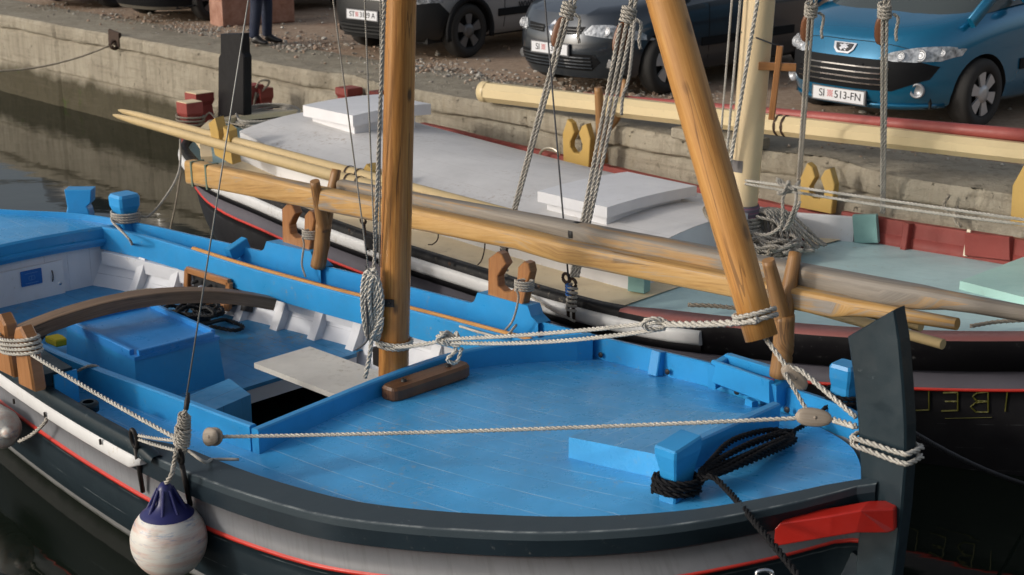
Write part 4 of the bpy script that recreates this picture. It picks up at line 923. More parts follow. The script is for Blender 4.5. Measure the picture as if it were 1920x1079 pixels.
# black mooring warp on the bow bitt
wc = Pb + np.array([0, 0, .085])
rope('mooring_warp', join(wraps(wc, (0, 0, 1), .100, 3, .026, .088, (0, 1, 0), 20), curve([wc + np.array([.08, -.04, .0]), A.on(1330, 893, .03), A.on(1360, 915, -.0), side(1420, 975, .02) if False else A.pt(1420, 985, -.62), A.pt(1500, 1085, -.85), A.pt(1560, 1180, -1.0)], 10)), .0155, 'rope_black', 'black mooring warp wound on the near bow bitt and running down over the rail', 'rope')
rnd = random.Random(8); lp = []
for k in range(4):
    a0, a1 = np.array(A.on(1318 + 6 * k, 892 - 3 * k, .02)), np.array(A.on(1478 - 12 * rnd.random(), 812 + rnd.uniform(0, 16), -.04)); m = (a0 + a1) / 2; sx = np.cross(a1 - a0, [0, 0, 1]); sx /= np.linalg.norm(sx); w = (.02, .06, .035, .085)[k]
    lp += [a0 + sx * w * .5, m + sx * w + np.array([0, 0, .01 * k]), a1 + sx * w * .6, a1 - sx * w * .6 + np.array([0, 0, .012]), m - sx * w + np.array([0, 0, .012 * k]), a0 - sx * w * .4 + np.array([0, 0, .01])]
rope('warp_coil', curve(lp, 6), .0155, 'rope_black', 'long loops of black rope flaked on the foredeck beside the hatch', 'rope coil')
rope('warp_end', curve([A.on(1478, 815, -.05), A.on(1520, 790, -.06), A.on(1548, 765, -.02), np.array(P3) + np.array([-.04, -.08, .08])], 8), .013, 'rope_black', 'black rope end leading to the far bow bitt', 'rope')
rope('bitt_lashing', wraps(np.array(P3) + np.array([0, 0, .07]), (0, 0, 1), .085, 3, .028, None, (1, 0, 0), 18), .014, 'rope_black', 'black rope wound on the far bow bitt behind the stem post', 'rope')
# small lashings on crutches
for (px, py, tt, tail, lb) in ((577, 441, 1.18, [(570, 460), (566, 495), (573, 520)], 'grey cord tied round the brown crutch beside the aft forked branch'), (977, 537, 1.30, [(972, 560), (962, 600), (945, 622)], 'grey cord tied round the brown crutch ahead of the mast')):
    c_ = A.pt(px, py, tt); mb = MB(); mb.strands(wraps(c_ + np.r_[A.p, 0] * .03, (0, 0, 1), .058, 4, .017, .055, (0, 1, 0), 16), .0085)
    mb.strands(curve([c_ + np.array([-.03, -.06, 0])] + [A.pt(x, y, tt - .06) for x, y in tail], 6), .0085); obj('lashing_cord', mb, M['rope_grey'], None, lb, 'cord')
rope('port_line', curve([A.on(862, 612, .01), A.on(905, 625, .01), A.on(945, 632, .02), A.pt(968, 610, 1.22)], 8), .0085, 'rope_grey', 'slack grey cord along the far coaming ahead of the mast', 'cord')
rope('coaming_loop', curve([A.on(112, 722, -.06), A.on(140, 700, .0), A.on(165, 687, .06), A.on(182, 688, .05), A.on(188, 700, -.03)], 8), .010, 'rope_grey', 'grey rope loop over the near coaming behind the crutch', 'rope')
# hoses and ropes in the cockpit
rnd = random.Random(21); lp = []
for k in range(10):
    c_ = PZ(350 + rnd.uniform(-28, 28), 585 + rnd.uniform(-12, 10), FZ + .03 + .02 * k); 
    for a in np.linspace(0, 6.28, 9)[:-1]: lp.append(c_ + np.array([.13 * math.cos(a) * rnd.uniform(.8, 1.2), .22 * math.sin(a) * rnd.uniform(.8, 1.1), .02 * math.sin(3 * a)]))
lp += [PZ(420, 600, FZ + .03), PZ(455, 612, FZ + .03), PZ(440, 620, FZ + .03), PZ(395, 612, FZ + .03)]
rope('hose_coil', curve(lp, 4), .0155, 'black_rubber', 'tangled black hose in the cockpit behind the engine box', 'hose'); 
rope('black_hose', curve([PZ(72, 640, FZ + .05), PZ(95, 615, FZ + .03), PZ(112, 598, FZ + .03), PZ(125, 580, FZ + .02)], 8), .018, 'black_rubber', 'black hose on the cockpit floor under the arched beam', 'hose')
lp = []
for k in range(7):
    c_ = PZ(245 + 14 * (k % 4), 565 - 2 * k, FZ + .03 + .006 * k)
    for a in np.linspace(0, 6.28, 8)[:-1]: lp.append(c_ + np.array([.10 * math.cos(a), .14 * math.sin(a), 0]))
rope('rope_tangle', curve(lp, 4), .011, 'rope_tan', 'tan rope tangle under the arched beam behind the engine box', 'rope')
mb = MB(); c_ = PZ(103, 646, FZ + .06); mb.prism([(-.07, -.03), (.07, -.03), (.08, .05), (.0, .07), (-.06, .06)], c_, np.r_[A.f, 0], np.r_[A.p, 0], (0, 0, .05), bev=.01); obj('yellow_sponge', mb, plain('yellow_foam', (.55, .42, .02), .9, sc=60, bump=.4), None, 'yellow sponge on the cockpit floor beside the engine box', 'sponge')
# stern rope on the blue bitt
pbt = np.array(P2) + np.array([0, 0, .15])
rope('stern_bitt_lashing', join(wraps(pbt, (0, 0, 1), .105, 4, .02, None, (1, 0, 0), 18), curve([pbt + np.array([-.1, -.04, -.0]), pbt + np.array([-.06, -.14, -.02]), A.on(243, 450, .02), bh(248, 470, .08), bh(248, 525, .07)], 8)), .0105, 'rope_grey', 'white rope wound on the blue stern bitt with its end hanging into the cockpit', 'rope')

# ------------------------------------------------------------------ the white-roofed boat behind
TC = -.80
bB0 = spl([-6.0, -5.85, -5.6, -5.34, -4.75, -4.15, -3.48, -2.43, -1.8, -.64, .3, .74, 1.2, 1.63, 1.96, 2.5, 3.16, 3.7, 4.1, 4.3],
          [.02, .22, .60, .88, 1.19, 1.33, 1.37, 1.45, 1.47, 1.47, 1.47, 1.455, 1.40, 1.27, 1.18, 1.0, .70, .40, .12, .02])
zB = B.zr
bF_ = spl([-6.0, -5.6, -5.34, -4.75, -4.15, -3.48, -2.43, -.64, .3, 1.2, 1.63, 1.96, 2.5, 3.16, 3.7, 4.1, 4.3], [.02, .60, .88, 1.19, 1.33, 1.37, 1.44, 1.46, 1.45, 1.44, 1.42, 1.37, 1.22, .90, .55, .2, .02])
def Bc(s, t, z): return B(s, t + TC, z)
class _F:  # boat B frame centred on the boat
    f, p = B.f, B.p
    def __call__(s, a, t, z): return B(a, t + TC, z)
BF = _F()
boat2 = thing('white_boat', 'wooden boat with white cabin roof and black hull, moored between blue boat and quay', 'boat', Bc(0, 0, 0))
SSB = np.r_[np.linspace(-5.98, -4.2, 18), np.linspace(-4, 1.4, 28), np.linspace(1.5, 4.28, 34)]
t = NT('black_topsides'); x = t.n('ShaderNodeSeparateXYZ'); t.l(t.coord('UV'), x.inputs[0]); g = t.n('ShaderNodeNewGeometry'); p3 = t.n('ShaderNodeSeparateXYZ'); t.l(g.outputs['Position'], p3.inputs[0])
n = t.noise(t.coord('Object'), 6, 5, .65); c = t.mix(n, (.010, .009, .010), (.030, .029, .031))
fr_ = t.math('FRACT', t.math('DIVIDE', x.outputs[1], .16)); lnn = t.math('LESS_THAN', t.math('ABSOLUTE', t.math('SUBTRACT', fr_, .5)), .014)
c = t.mix(t.math('MULTIPLY', t.math('MULTIPLY', lnn, t.step(n, .5, .62)), .4), c, (.14, .14, .14))
t.bump(t.math('SUBTRACT', n, lnn), .12, .01); M['b_topsides'] = t.out(c, .30, 0, .25)
hb = hull(BF, (bB0, bF_), zB, SSB, [(.20, -.01, 0), (.325, -.02, 0), (.327, -.008, 1), (.342, -.008, 1), (.344, -.022, 2)], None, 14, -.4, .40, .36)
obj('hull', hb, [M['b_grey'], M['red_line'], M['b_topsides']], boat2)
for sd, bS in ((-1, bB0), (1, bF_)):
    # rail, white rubbing band, lower wale
    mb = MB(); rows = []
    for s in SSB:
        b = bS(s); k = min(1, b / .3); w = .055 if s < .75 or sd > 0 else min(.055 + (s - .75) * .35, .17)
        rows.append([Bc(s, sd * (b - w * k), zB(s) - .13), Bc(s, sd * (b - w * k), zB(s) + .004), Bc(s, sd * (b + .01), zB(s) + .004), Bc(s, sd * (b + .025), zB(s) - .012), Bc(s, sd * (b + .025), zB(s) - .05)])
    i0 = int(np.searchsorted(SSB, .70))
    mb.grid(rows[:i0 + 1]); r1 = obj('gunwale', mb, M['b_rail'], boat2)
    mb = MB(); mb.grid([r[:4] for r in rows[i0:]]); obj('gunwale', mb, M['rose' if sd < 0 else 'maroon'], boat2)
    mb = MB(); rr = []
    for s in SSB[i0:]: rr.append([Bc(s, sd * (bS(s) + .025), zB(s) - .012), Bc(s, sd * (bS(s) + .03), zB(s) - .05), Bc(s, sd * (bS(s + .05) + .025), zB(s) - .20), Bc(s, sd * (bS(s + .05) - .01), zB(s) - .205)])
    mb.grid(rr); obj('wale', mb, M['b_black'], boat2)
    mb = MB(); rr = []
    for s in SSB[:i0 + 4]:
        e = .11 if s < .7 else .11 - .0 * s
        rr.append([Bc(s, sd * (bS(s) + o_ * min(1, bS(s) / .3)), zB(s) - d) for d, o_ in ((.048, .02), (.052, .045), (.075, .055), (.125, .05), (.145, .04), (.148, .01))])
    mb.grid(rr); mb.add(rr[-1], [list(range(6))], 0, None, False); obj('rub_strip', mb, M['b_white'], boat2)
    mb = MB(); rr = []
    for s in SSB[:i0 + 4]: rr.append([Bc(s, sd * (bS(s) + .028), zB(s) - .146), Bc(s, sd * (bS(s) + .03), zB(s) - .16), Bc(s, sd * (bS(s) + .025), zB(s) - .195), Bc(s, sd * (bS(s) - .01), zB(s) - .203)])
    mb.grid(rr); obj('wale', mb, M['b_black'], boat2)
def dzB(s, t): return zB(s) - .07 + .03 * (1 - (t / 1.5) ** 2)
obj('side_deck', decksheet(BF, -4.6, .62, lambda s: -(bB0(s) - .04), lambda s: -.5, dzB, 40, 8), M['cream'], boat2)
obj('side_deck', decksheet(BF, -4.6, .62, lambda s: .5, lambda s: (bB0(s) - .04), dzB, 40, 8), M['cream'], boat2)
obj('stern_deck', decksheet(BF, -5.9, -4.58, lambda s: -(bB0(s) - .03), lambda s: bB0(s) - .03, lambda s, t: zB(s) - .06, 24, 10), M['teal'], boat2)
obj('foredeck', decksheet(BF, .60, 4.25, lambda s: -(bB0(s) - .05), lambda s: bF_(s) - .04, lambda s, t: zB(s) - .085 + .04 * (1 - (t / 1.5) ** 2), 50, 16), M['teal'], boat2)
# cabin
def rz(s, t): return zB(s) + .16 + .13 * (1 - (t / .95) ** 2) + .02 * max(0, -s / 4)
def cabw(s): return .94 - .16 * max(0, (-s - 2.2) / 2.3) ** 1.6
C0, C1 = -4.55, .42
cabin = decksheet(BF, C0, C1, lambda s: -cabw(s) - .012, lambda s: cabw(s) + .012, rz, 40, 18)
obj('cabin_roof', cabin, M['roof'], boat2)
for sd in (-1, 1):
    mb = MB(); rows, uv = [], []
    for s in np.linspace(C0, C1, 30): rows.append([Bc(s, sd * cabw(s), dzB(s, 1) - .03), Bc(s, sd * cabw(s), rz(s, cabw(s)) - .002)]); uv.append([(s, 0), (s, .2)])
    mb.grid(rows, 0, uv, False); obj('cabin_side', mb, M['white'], boat2)
for s in (C0, C1):
    mb = MB(); tt = np.linspace(-cabw(s), cabw(s), 15); mb.grid([[Bc(s, q, dzB(s, 1) - .05) for q in tt], [Bc(s, q, rz(s, q) - .002) for q in tt]], 0, None, False); obj('cabin_end', mb, M['white'], boat2)
mb = MB(); mb.bar(Bc(C1 + .02, -.96, zB(.4) + .02), Bc(C1 + .14, -.93, zB(.4) + .02), .09, .12); obj('teal_chock', mb, M['teal_dark'], boat2)
# two roof hatches
def lidB(s0, s1, t0, t1, h0, h1, name, inset=.05):
    mb = MB(); n = 10; tt = np.linspace(t0, t1, n); f = lambda s, q: rz((s0 + s1) / 2, (t0 + t1) / 2 + 0 * q) + .016 * (1 - ((q - (t0 + t1) / 2) / ((t1 - t0) / 2)) ** 2) - .012
    top = [[Bc(s, q, f(s, q) + h1) for q in tt] for s in (s0, s1)]; bot = [[Bc(s, q, f(s, q) + h0) for q in tt] for s in (s0, s1)]
    mb.grid(top, 0, None, False); mb.grid(bot, 0, None, False)
    for i in (0, 1): mb.grid([bot[i], top[i]], 0, None, False)
    for j in (0, -1): mb.grid([[bot[0][j], bot[1][j]], [top[0][j], top[1][j]]], 0, None, False)
    o = obj(name, mb, M['white'], boat2)
    mb = MB(); mb.fbox(BF, s0 + inset, s1 - inset, t0 + inset, t1 - inset * 2.4, f(0, t0) - .12, f(0, t0) + h0); obj('coaming', mb, M['white'], o); return o
h_ = [B.st(B.on(x, y, .30)) for x, y in ((993, 383), (1138, 412), (1279, 365))]
sA0, sA1, tA0, tA1 = h_[0][0], h_[1][0], h_[0][1] - TC, h_[2][1] - TC
lidB(sA0, sA1, h_[1][1] - TC, tA1, .03, .11, 'roof_hatch')
h_ = [B.st(B.on(x, y, .40)) for x, y in ((565, 208), (667, 234), (828, 222))]
hl = lidB(h_[0][0], h_[1][0], h_[1][1] - TC - .03, h_[2][1] - TC + .08, .075, .175, 'roof_hatch', .06)
p0_, p1_ = B.on(580, 238, .26), B.on(634, 252, .25); mb = MB(); mb.bar(p0_, p1_, .05, .07, bev=.003); obj('wooden_prop', mb, M['oar_wood'], hl)
# far bulwark and bow hatch
RB = .115
mb = MB(); rows = []
for s in np.linspace(.50, 3.2, 26):
    b = bF_(s); rows.append([Bc(s, b - .06, zB(s) - .10), Bc(s, b - .035, zB(s) + RB), Bc(s, b + .02, zB(s) + RB), Bc(s, b + .03, zB(s) - .02)])
mb.grid(rows, 0, None, False); mb.add(rows[0], [[0, 1, 2, 3]], 0, None, False); mb.add(rows[-1], [[3, 2, 1, 0]], 0, None, False); bw = obj('bulwark', mb, M['maroon'], boat2)
mb = MB(); rows = []
for s in np.linspace(-4.4, .50, 26):
    b = bF_(s); rows.append([Bc(s, b - .06, zB(s) - .10), Bc(s, b - .045, zB(s) + .07), Bc(s, b + .02, zB(s) + .07), Bc(s, b + .03, zB(s) - .02)])
mb.grid(rows, 0, None, False); obj('bulwark', mb, M['maroon'], boat2)
for s in (1.12, 2.4):
    b = bF_(s); mb = MB(); mb.bar(Bc(s, b - .08, zB(s) - .1), Bc(s, b - .055, zB(s) + RB + .004), .09, .05, up=tuple(np.r_[B.f, 0])); obj('stanchion', mb, M['maroon'], boat2)
s = 1.62; b = bF_(s); mb = MB(); mb.bar(Bc(s, b - .07, zB(s) - .06), Bc(s, b - .045, zB(s) + RB + .02), .035, .012, up=tuple(np.r_[B.p, 0])); obj('hinge_strip', mb, M['brass'], boat2)
mb = MB(); mb.bar(Bc(1.62, b - .06, zB(1.62) + .03), Bc(2.0, bF_(2.0) - .06, zB(2) + .05), .05, .17); obj('oar_pad', mb, M['maroon'], boat2)
e0, e1, e2 = B.on(1398, 436, -.07), B.on(1600, 452, -.07), B.on(1642, 458, -.06); zz = np.array([0, 0, .09])
mb = MB(); mb.bar(e0 + zz, e1 + zz, .04, .20); obj('side_board', mb, M['white'], boat2)
mb = MB(); mb.bar(e1 + zz + np.array([.0, -.01, .01]), e2 + zz + np.array([.02, .05, .02]), .05, .22); obj('bulwark_chock', mb, M['teal_dark'], boat2)
q = [B.on(1800, 527, .01), B.on(1960, 568, .0), B.on(2120, 505, .0), B.on(1940, 474, .0)]
mb = MB(); mb.boxl([p - np.array([0, 0, .2]) for p in q] + q); obj('bow_hatch', mb, M['mint'], boat2)
# cream mast with a collar of cloth
m0 = B.pt(1388, 430, -.4); m1 = B.pt(1424, 0, -.4); md2 = (m1 - m0) / np.linalg.norm(m1 - m0)
mb = MB(); mb.tube([m0 + md2 * z for z in np.r_[-.35, np.linspace(0, 4.5, 16), 7]], .112, 28); mast2 = obj('mast', mb, M['mast_cream'], boat2)
def onm2(py): return B.pt(1388 + (430 - py) * 36 / 430, py, -.4)
mb = MB(); mb.lathe([(.118, -.06), (.132, -.04), (.136, 0), (.13, .05), (.117, .07)], onm2(398), md2, 24)
t = NT('wrapped_cloth'); o = t.coord('UV'); xx = t.n('ShaderNodeSeparateXYZ'); t.l(o, xx.inputs[0]); w_ = t.math('FRACT', t.math('MULTIPLY', xx.outputs[0], 30)); c = t.ramp(w_, [(.2, (.10, .08, .11)), (.5, (.18, .16, .20)), (.62, (.30, .04, .12)), (.72, (.12, .1, .13))])
obj('cloth_wrap', mb, t.out(c, .9), mast2)
c_ = onm2(308) - rgt * .03; mb = MB(); ax_ = []
for k in np.linspace(-1.9, -.35, 8): ax_.append([onm2(y) + np.array([math.sin(k) * .115, -math.cos(k) * .115, 0]) for y in (297, 319)])
mb.grid(ax_); obj('metal_strap', mb, plain('strap_steel', (.16, .15, .15), .6, .5), mast2)
# stern post, rudder, bitts
SP2 = [(413, 64), (452, 63), (454, 100), (457, 108), (457, 215), (450, 262), (408, 262), (409, 108), (413, 100)]
pp = [B.pt(x, y, TC - .05) for x, y in SP2]; poly = [(B.st(p)[0], p[2]) for p in pp]
mb = MB(); mb.prism(poly, B(0, TC - .05, 0), np.r_[B.f, 0], (0, 0, 1), np.r_[B.p, 0] * .1, bev=.01); obj('stern_post', mb, M['b_black'], boat2)
RU = [(400, 335), (388, 345), (362, 395), (347, 442), (420, 460), (460, 430), (470, 360)]
poly = [((-5.55) + .0, .82), (-5.62, .55), (-5.9, .2), (-6.15, -.12), (-6.2, -.5), (-5.3, -.5), (-5.25, .8)]
rt_ = thing('rudder', 'dark red rudder hung on the stern of the white-roofed boat', 'rudder', B(-5.6, TC, 0))
pr_ = [B.pt(x, y, TC - .035) for x, y in ((408, 318), (388, 345), (366, 392), (347, 446), (346, 520), (520, 520), (500, 330))]
mb = MB(); poly = [(B.st(p)[0], p[2]) for p in pr_]; mb.prism(poly, B(0, TC - .035, 0), np.r_[B.f, 0], (0, 0, 1), np.r_[B.p, 0] * .07, bev=.008); obj('blade', mb, paint('rudder_red', (.10, .018, .014), .5, .2), rt_)
e = MB(); e.sweep([B(poly[i][0] - .006, TC, poly[i][1]) for i in (0, 1, 2, 3)], [(-.036, -.012), (.036, -.012), (.036, .012), (-.036, .012)], 0, tuple(np.r_[B.f, 0]), True, False); obj('edge', e, paint('rudder_edge', (.42, .20, .16), .5, .15), rt_)
def bittB(px, py, pyt, pw, tt, mat='maroon', capm='cream', flare_=1.25):
    base = B.pt(px, py, tt); top = B.pt(px, pyt, tt); sc = F / np.linalg.norm(base - [0, 0, CAM_H]); h = top[2] - base[2]; w = pw / sc
    th = obj('bitt', _b(base, h + .1, w * .86, w * .95), M[mat], boat2)
    mb = MB(); u = w * .45; o_ = base + np.array([0, 0, h]); f3, p3_ = np.r_[B.f, 0], np.r_[B.p, 0]
    mb.boxl([o_ + f3 * x * u + p3_ * y * u + np.array([0, 0, z]) for z in (-.012, .006) for x, y in ((-1, -1), (1, -1), (1, 1), (-1, 1))]); obj('cap', mb, M[capm], th); return base
def _b(base, h, w0, w1):
    mb = MB(); rows = []; f3, p3_ = np.r_[B.f, 0], np.r_[B.p, 0]; o_ = base - np.array([0, 0, .1])
    for k, w in ((0, w0), (.35, w0), (.62, w0 * .92), (.75, w1), (1, w1)):
        q = w / 2; rows.append([o_ + f3 * x * q + p3_ * y * q + np.array([0, 0, h * k]) for x, y in ((-1, -1), (1, -1), (1, 1), (-1, 1))])
    mb.grid(rows, 0, None, False, True); mb.add(rows[-1], [[0, 1, 2, 3]], 0, None, False); return mb
k1 = bittB(359, 252, 192, 36, -1.35); k2 = bittB(376, 215, 174, 40, -.95); k3 = bittB(494, 212, 166, 30, .35, capm='maroon'); k4 = bittB(474, 208, 160, 34, .25, capm='maroon'); bittB(655, 192, 165, 38, .62, capm='maroon'); bittB(712, 190, 172, 30, .62, capm='maroon')
mb = MB(); mb.sweep([B.on(x, y, .05) for x, y in ((388, 300), (385, 275), (372, 258), (400, 232), (450, 222), (520, 214), (566, 212))], [(-.05, -.02), (.05, -.02), (.05, .03), (-.05, .03)], 0, (0, 0, 1), True, False); obj('stern_rail', mb, M['cream'], boat2)
# ochre crutches
UB = [(0, 0), (-.015, .26), (.045, .40), (.10, .37), (.135, .29), (.085, .20), (.085, .15), (.13, .105), (.19, .105), (.235, .15), (.235, .20), (.19, .29), (.225, .36), (.28, .39), (.335, .26), (.32, 0)]
def crB(px, py, tt, sc, th, yaw=0., w=1., par=boat2):
    o_ = B.pt(px, py, tt); u = np.r_[B.f * math.cos(yaw) + B.p * math.sin(yaw), 0]; nrm = np.r_[-B.f * math.sin(yaw) + B.p * math.cos(yaw), 0]
    mb = MB(); mb.prism(UB, o_, u * sc * w, (0, 0, sc), nrm * th, bev=.006); return obj('oar_crutch', mb, M['yellow'], par)
crB(1056, 304, .53, 1.0, .07); crB(1500, 390, .55, .92, .07)
o_ = B.pt(1893, 425, .75); mb = MB(); mb.prism([(0, 0), (-.01, .3), (.06, .46), (.3, .46), (.3, 0)], o_, np.r_[B.f, 0], (0, 0, 1), np.r_[B.p, 0] * .07, bev=.006); obj('oar_crutch', mb, M['yellow'], boat2)
o_ = B.pt(405, 300, -2.02); mb = MB()
pl_ = [B.pt(x, y, -2.0) for x, y in ((403, 291), (391, 232), (403, 222), (409, 246), (411, 262), (416, 268), (421, 261), (418, 238), (428, 247), (436, 309))]
tv = np.array([.065, .06, .012]); nn_ = len(pl_); tri = [list(t_) for t_ in tessellate_polygon([[Vector((x, -y, 0)) for x, y in ((403, 291), (391, 232), (403, 222), (409, 246), (411, 262), (416, 268), (421, 261), (418, 238), (428, 247), (436, 309))]])]
mb.add(pl_, tri, 0, None, False); mb.add([p + tv for p in pl_], tri, 0, None, False); mb.add(pl_ + [p + tv for p in pl_], [[i_, (i_ + 1) % nn_, nn_ + (i_ + 1) % nn_, nn_ + i_] for i_ in range(nn_)], 0, None, False); obj('oar_crutch', mb, M['yellow'], boat2)
mb = MB(); mb.prism([(0, 0), (0, .14), (.05, .2), (.13, .16), (.14, 0)], B.pt(680, 352, -1.86), np.r_[B.f, 0], (0, 0, 1), np.r_[B.p, 0] * .10, bev=.006); obj('oar_crutch', mb, M['yellow'], boat2)
# chain plates
def plateB(px0, py0, px1, py1, tt):
    mb = MB(); p0, p1 = B.pt(px0, py0, tt), B.pt(px1, py1, tt); d = (p1 - p0) / np.linalg.norm(p1 - p0)
    mb.tube([p0, p1], .012, 8); sd = np.cross(d, np.r_[B.p, 0]); mb.tube([p1 + d * .03 * (1 - math.cos(a)) + sd * .03 * math.sin(a) for a in np.linspace(0, 6.283, 16)], .011, 8); return obj('chain_plate', mb, M['rust'], boat2)
plateB(1066, 595, 1062, 530, -2.36); plateB(1076, 600, 1074, 540, -2.36); plateB(943, 520, 945, 474, -2.36); plateB(688, 470, 682, 420, -2.34); plateB(992, 600, 994, 585, -2.36)
mb = MB(); mb.bar(B.pt(690, 452, -2.33), B.pt(724, 466, -2.33), .06, .1); obj('rail_block', mb, M['b_rail'], boat2)
for px, py in ((655, 432), (843, 495), (1010, 537)):
    mb = MB(); mb.lathe([(0, .003), (.013, .003), (.015, 0)], B.pt(px, py, -2.33), -np.r_[B.p, 0], 8); obj('bolt', mb, M['rust'], boat2)
# blue boat's name as reflected in the hull gloss, painted on in dull yellow
M['lettering'] = plain('reflection_yellow', (.085, .078, .005), .6, var=.4, sc=30)
def hullB(px, py):
    for tt in np.linspace(-.9, -2.6, 341):
        q = B.pt(px, py, tt); s = B.st(q)[0]; d = zB(s) - q[2]
        fl = flare(s, .36); k = max(0, (d - .344) / (zB(s) + .4 - .344)); w = bB0(s + fl * d) * (1 - .40 * k ** 2.6) - .022 * (1 - k)
        if tt - TC <= -w - .006: return q
    return q
LT = {0: [((1742, 735), (1742, 769)), ((1742, 769), (1714, 770))], 1: [((1796, 736), (1796, 770)), ((1796, 736), (1768, 737)), ((1796, 753), (1772, 753)), ((1796, 770), (1765, 771))],
      2: [((1853, 735), (1853, 773)), ((1853, 735), (1832, 737), (1824, 744), (1832, 752), (1853, 753)), ((1853, 753), (1830, 755), (1820, 763), (1830, 773), (1853, 773))], 3: [((1889, 736), (1885, 772))], 4: [((1772, 785), (1860, 783))]}
mb = MB()
for k, segs in LT.items():
    for sg_ in segs:
        pts = []
        for a, b in zip(sg_, sg_[1:]): pts += [hullB(a[0] + (b[0] - a[0]) * i / 4, a[1] + (b[1] - a[1]) * i / 4) for i in range(4)]
        pts.append(hullB(*sg_[-1])); mb.sweep(pts, [(-.0045 if k < 4 else -.002, -.003), (.0045 if k < 4 else .002, -.003), (.0045 if k < 4 else .002, .003), (-.0045 if k < 4 else -.002, .003)], 0, (.68, -.70, .3), True, False)
obj('name_reflection', mb, M['lettering'], boat2)

# ------------------------------------------------------------------ spars, oars and ropes of the white-roofed boat
def pole(p, q, r0, r1, mat, n=12, flat=None):
    mb = MB(); P = [p + (q - p) * k / n for k in range(n + 1)]; mb.tube(P, 1., 14, 0, [r0 + (r1 - r0) * k / n for k in range(n + 1)]); return mb
for (a, b, t0, t1, lb, up) in (((222, 207), (1727, 613), -1.75, -2.52, 'long cream oar with a pointed tip, the upper of the pair along the cabin side', .0), ((212, 216), (1768, 646), -1.86, -2.62, 'long cream oar with a pointed tip, the lower of the pair along the cabin side', .0)):
    p, q = B.pt(*a, t0), B.pt(*b, t1); mb = MB(); d = q - p; L = np.linalg.norm(d); d /= L; sd = np.cross(d, [0, 0, 1]); sd /= np.linalg.norm(sd); up_ = np.cross(sd, d)
    rows, uv = [], []
    for k, (w, h) in ((0, (.004, .008)), (.012, (.02, .024)), (.05, (.03, .036)), (.12, (.034, .040)), (.30, (.045, .046)), (.5, (.050, .050)), (.82, (.05, .05)), (.875, (.046, .046)), (.90, (.030, .030)), (1, (.027, .027))):
        o_ = p + d * L * k; rows.append([o_ + sd * w * math.cos(a_) + up_ * h * math.sin(a_) for a_ in np.linspace(0, 2 * math.pi, 15)]); uv.append([(L * k, a_ * .05) for a_ in range(15)])
    mb.grid(rows, 0, uv); mb.add(rows[-1][:-1], [list(range(14))], 0, None, False); oo = obj('oar', mb, M['yellow_oar'], None, lb, 'oar', 'oars laid along the boats')
    for k in (.44, .455):
        mb = MB(); mb.lathe([(.054, -.012), (.058, 0), (.054, .012)], p + d * L * k, d, 14); obj('binding', mb, M['rust'], oo)
# yard and maroon boom on the quay side
y0, y1 = B.pt(906, 172, .62), B.pt(1960, 292, .95)
yd = thing('yard', 'thick cream painted yard lying across the crutches beside the quay', 'yard', y0)
d = (y1 - y0); L = np.linalg.norm(d); d /= L; mb = MB(); K = 8; mb.sweep([y0 + d * L * k / 14 for k in range(15)], [(.10 * math.cos(2 * math.pi * (j + .5) / K), .10 * math.sin(2 * math.pi * (j + .5) / K)) for j in range(K)], 0, (0, 0, 1), True, False, [1.0 - .22 * k / 14 for k in range(15)]); obj('spar', mb, M['cream_spar'], yd)
mb = MB(); mb.lathe([(.0, .001), (.102, 0), (.103, .06), (.101, .075)], y0 - d * .002, d, 20); obj('end_cap', mb, M['cream_spar'], yd)
for k in (.60, .612):
    mb = MB(); mb.lathe([(.086, -.012), (.091, 0), (.086, .012)], y0 + d * L * k, d, 16); obj('binding', mb, M['rust'], yd)
b0_, b1_ = B.pt(1094, 180, .80), B.pt(1960, 258, 1.02); mb = pole(b0_, b1_, .034, .052, None); mb.lathe([(0, -.03), (.022, -.022), (.035, 0)], b0_, (b1_ - b0_), 14)
obj('boom', mb, paint('boom_red', (.30, .065, .055), .5, .12), None, 'long maroon pole resting on top of the thick cream yard', 'spar')
fo = thing('forked_post', 'dark weathered forked post holding up the cream yard by the quay', 'post', B.pt(1125, 300, .56))
mb = MB(); mb.tube(curve([B.pt(1130, 305, .56), B.pt(1126, 230, .53), B.pt(1122, 164, .50)], 8), .042, 12, 0, [1.2 - .02 * i for i in range(17)]); obj('stem', mb, M['branch_wood'], fo)
mb = MB(); mb.tube(curve([B.pt(1133, 250, .56), B.pt(1160, 215, .72), B.pt(1172, 150, .82)], 8), .03, 10, 0, [1.2 - .02 * i for i in range(17)]); obj('prong', mb, M['branch_wood'], fo)
# wooden cross hung on the cream mast
cr = thing('wooden_cross', 'small brown wooden cross tied to the cream mast', 'cross', onm2(215) + rgt * .1)
cc = onm2(150) + rgt * .145 + frt * .09
c0_, c1_ = onm2(82) + rgt * .165 + frt * .09, onm2(219) + rgt * .15 + frt * .09
mb = MB(); mb.bar(c0_, c1_, .045, .03, up=(-.3, -1, 0)); obj('upright', mb, M['crutch_wood'], cr)
ca_ = onm2(120) + rgt * .025 + frt * .10; cb_ = onm2(122) + rgt * .29 + frt * .07; mb = MB(); mb.bar(ca_, cb_, .03, .058); obj('crossbar', mb, M['crutch_wood'], cr)
mb = MB(); mb.tube([onm2(60) - rgt * .11 + frt * .04, onm2(68) + frt * .115, onm2(78) + rgt * .1 + frt * .08, c0_], .006, 6); obj('cord', mb, M['dark_line'], cr)
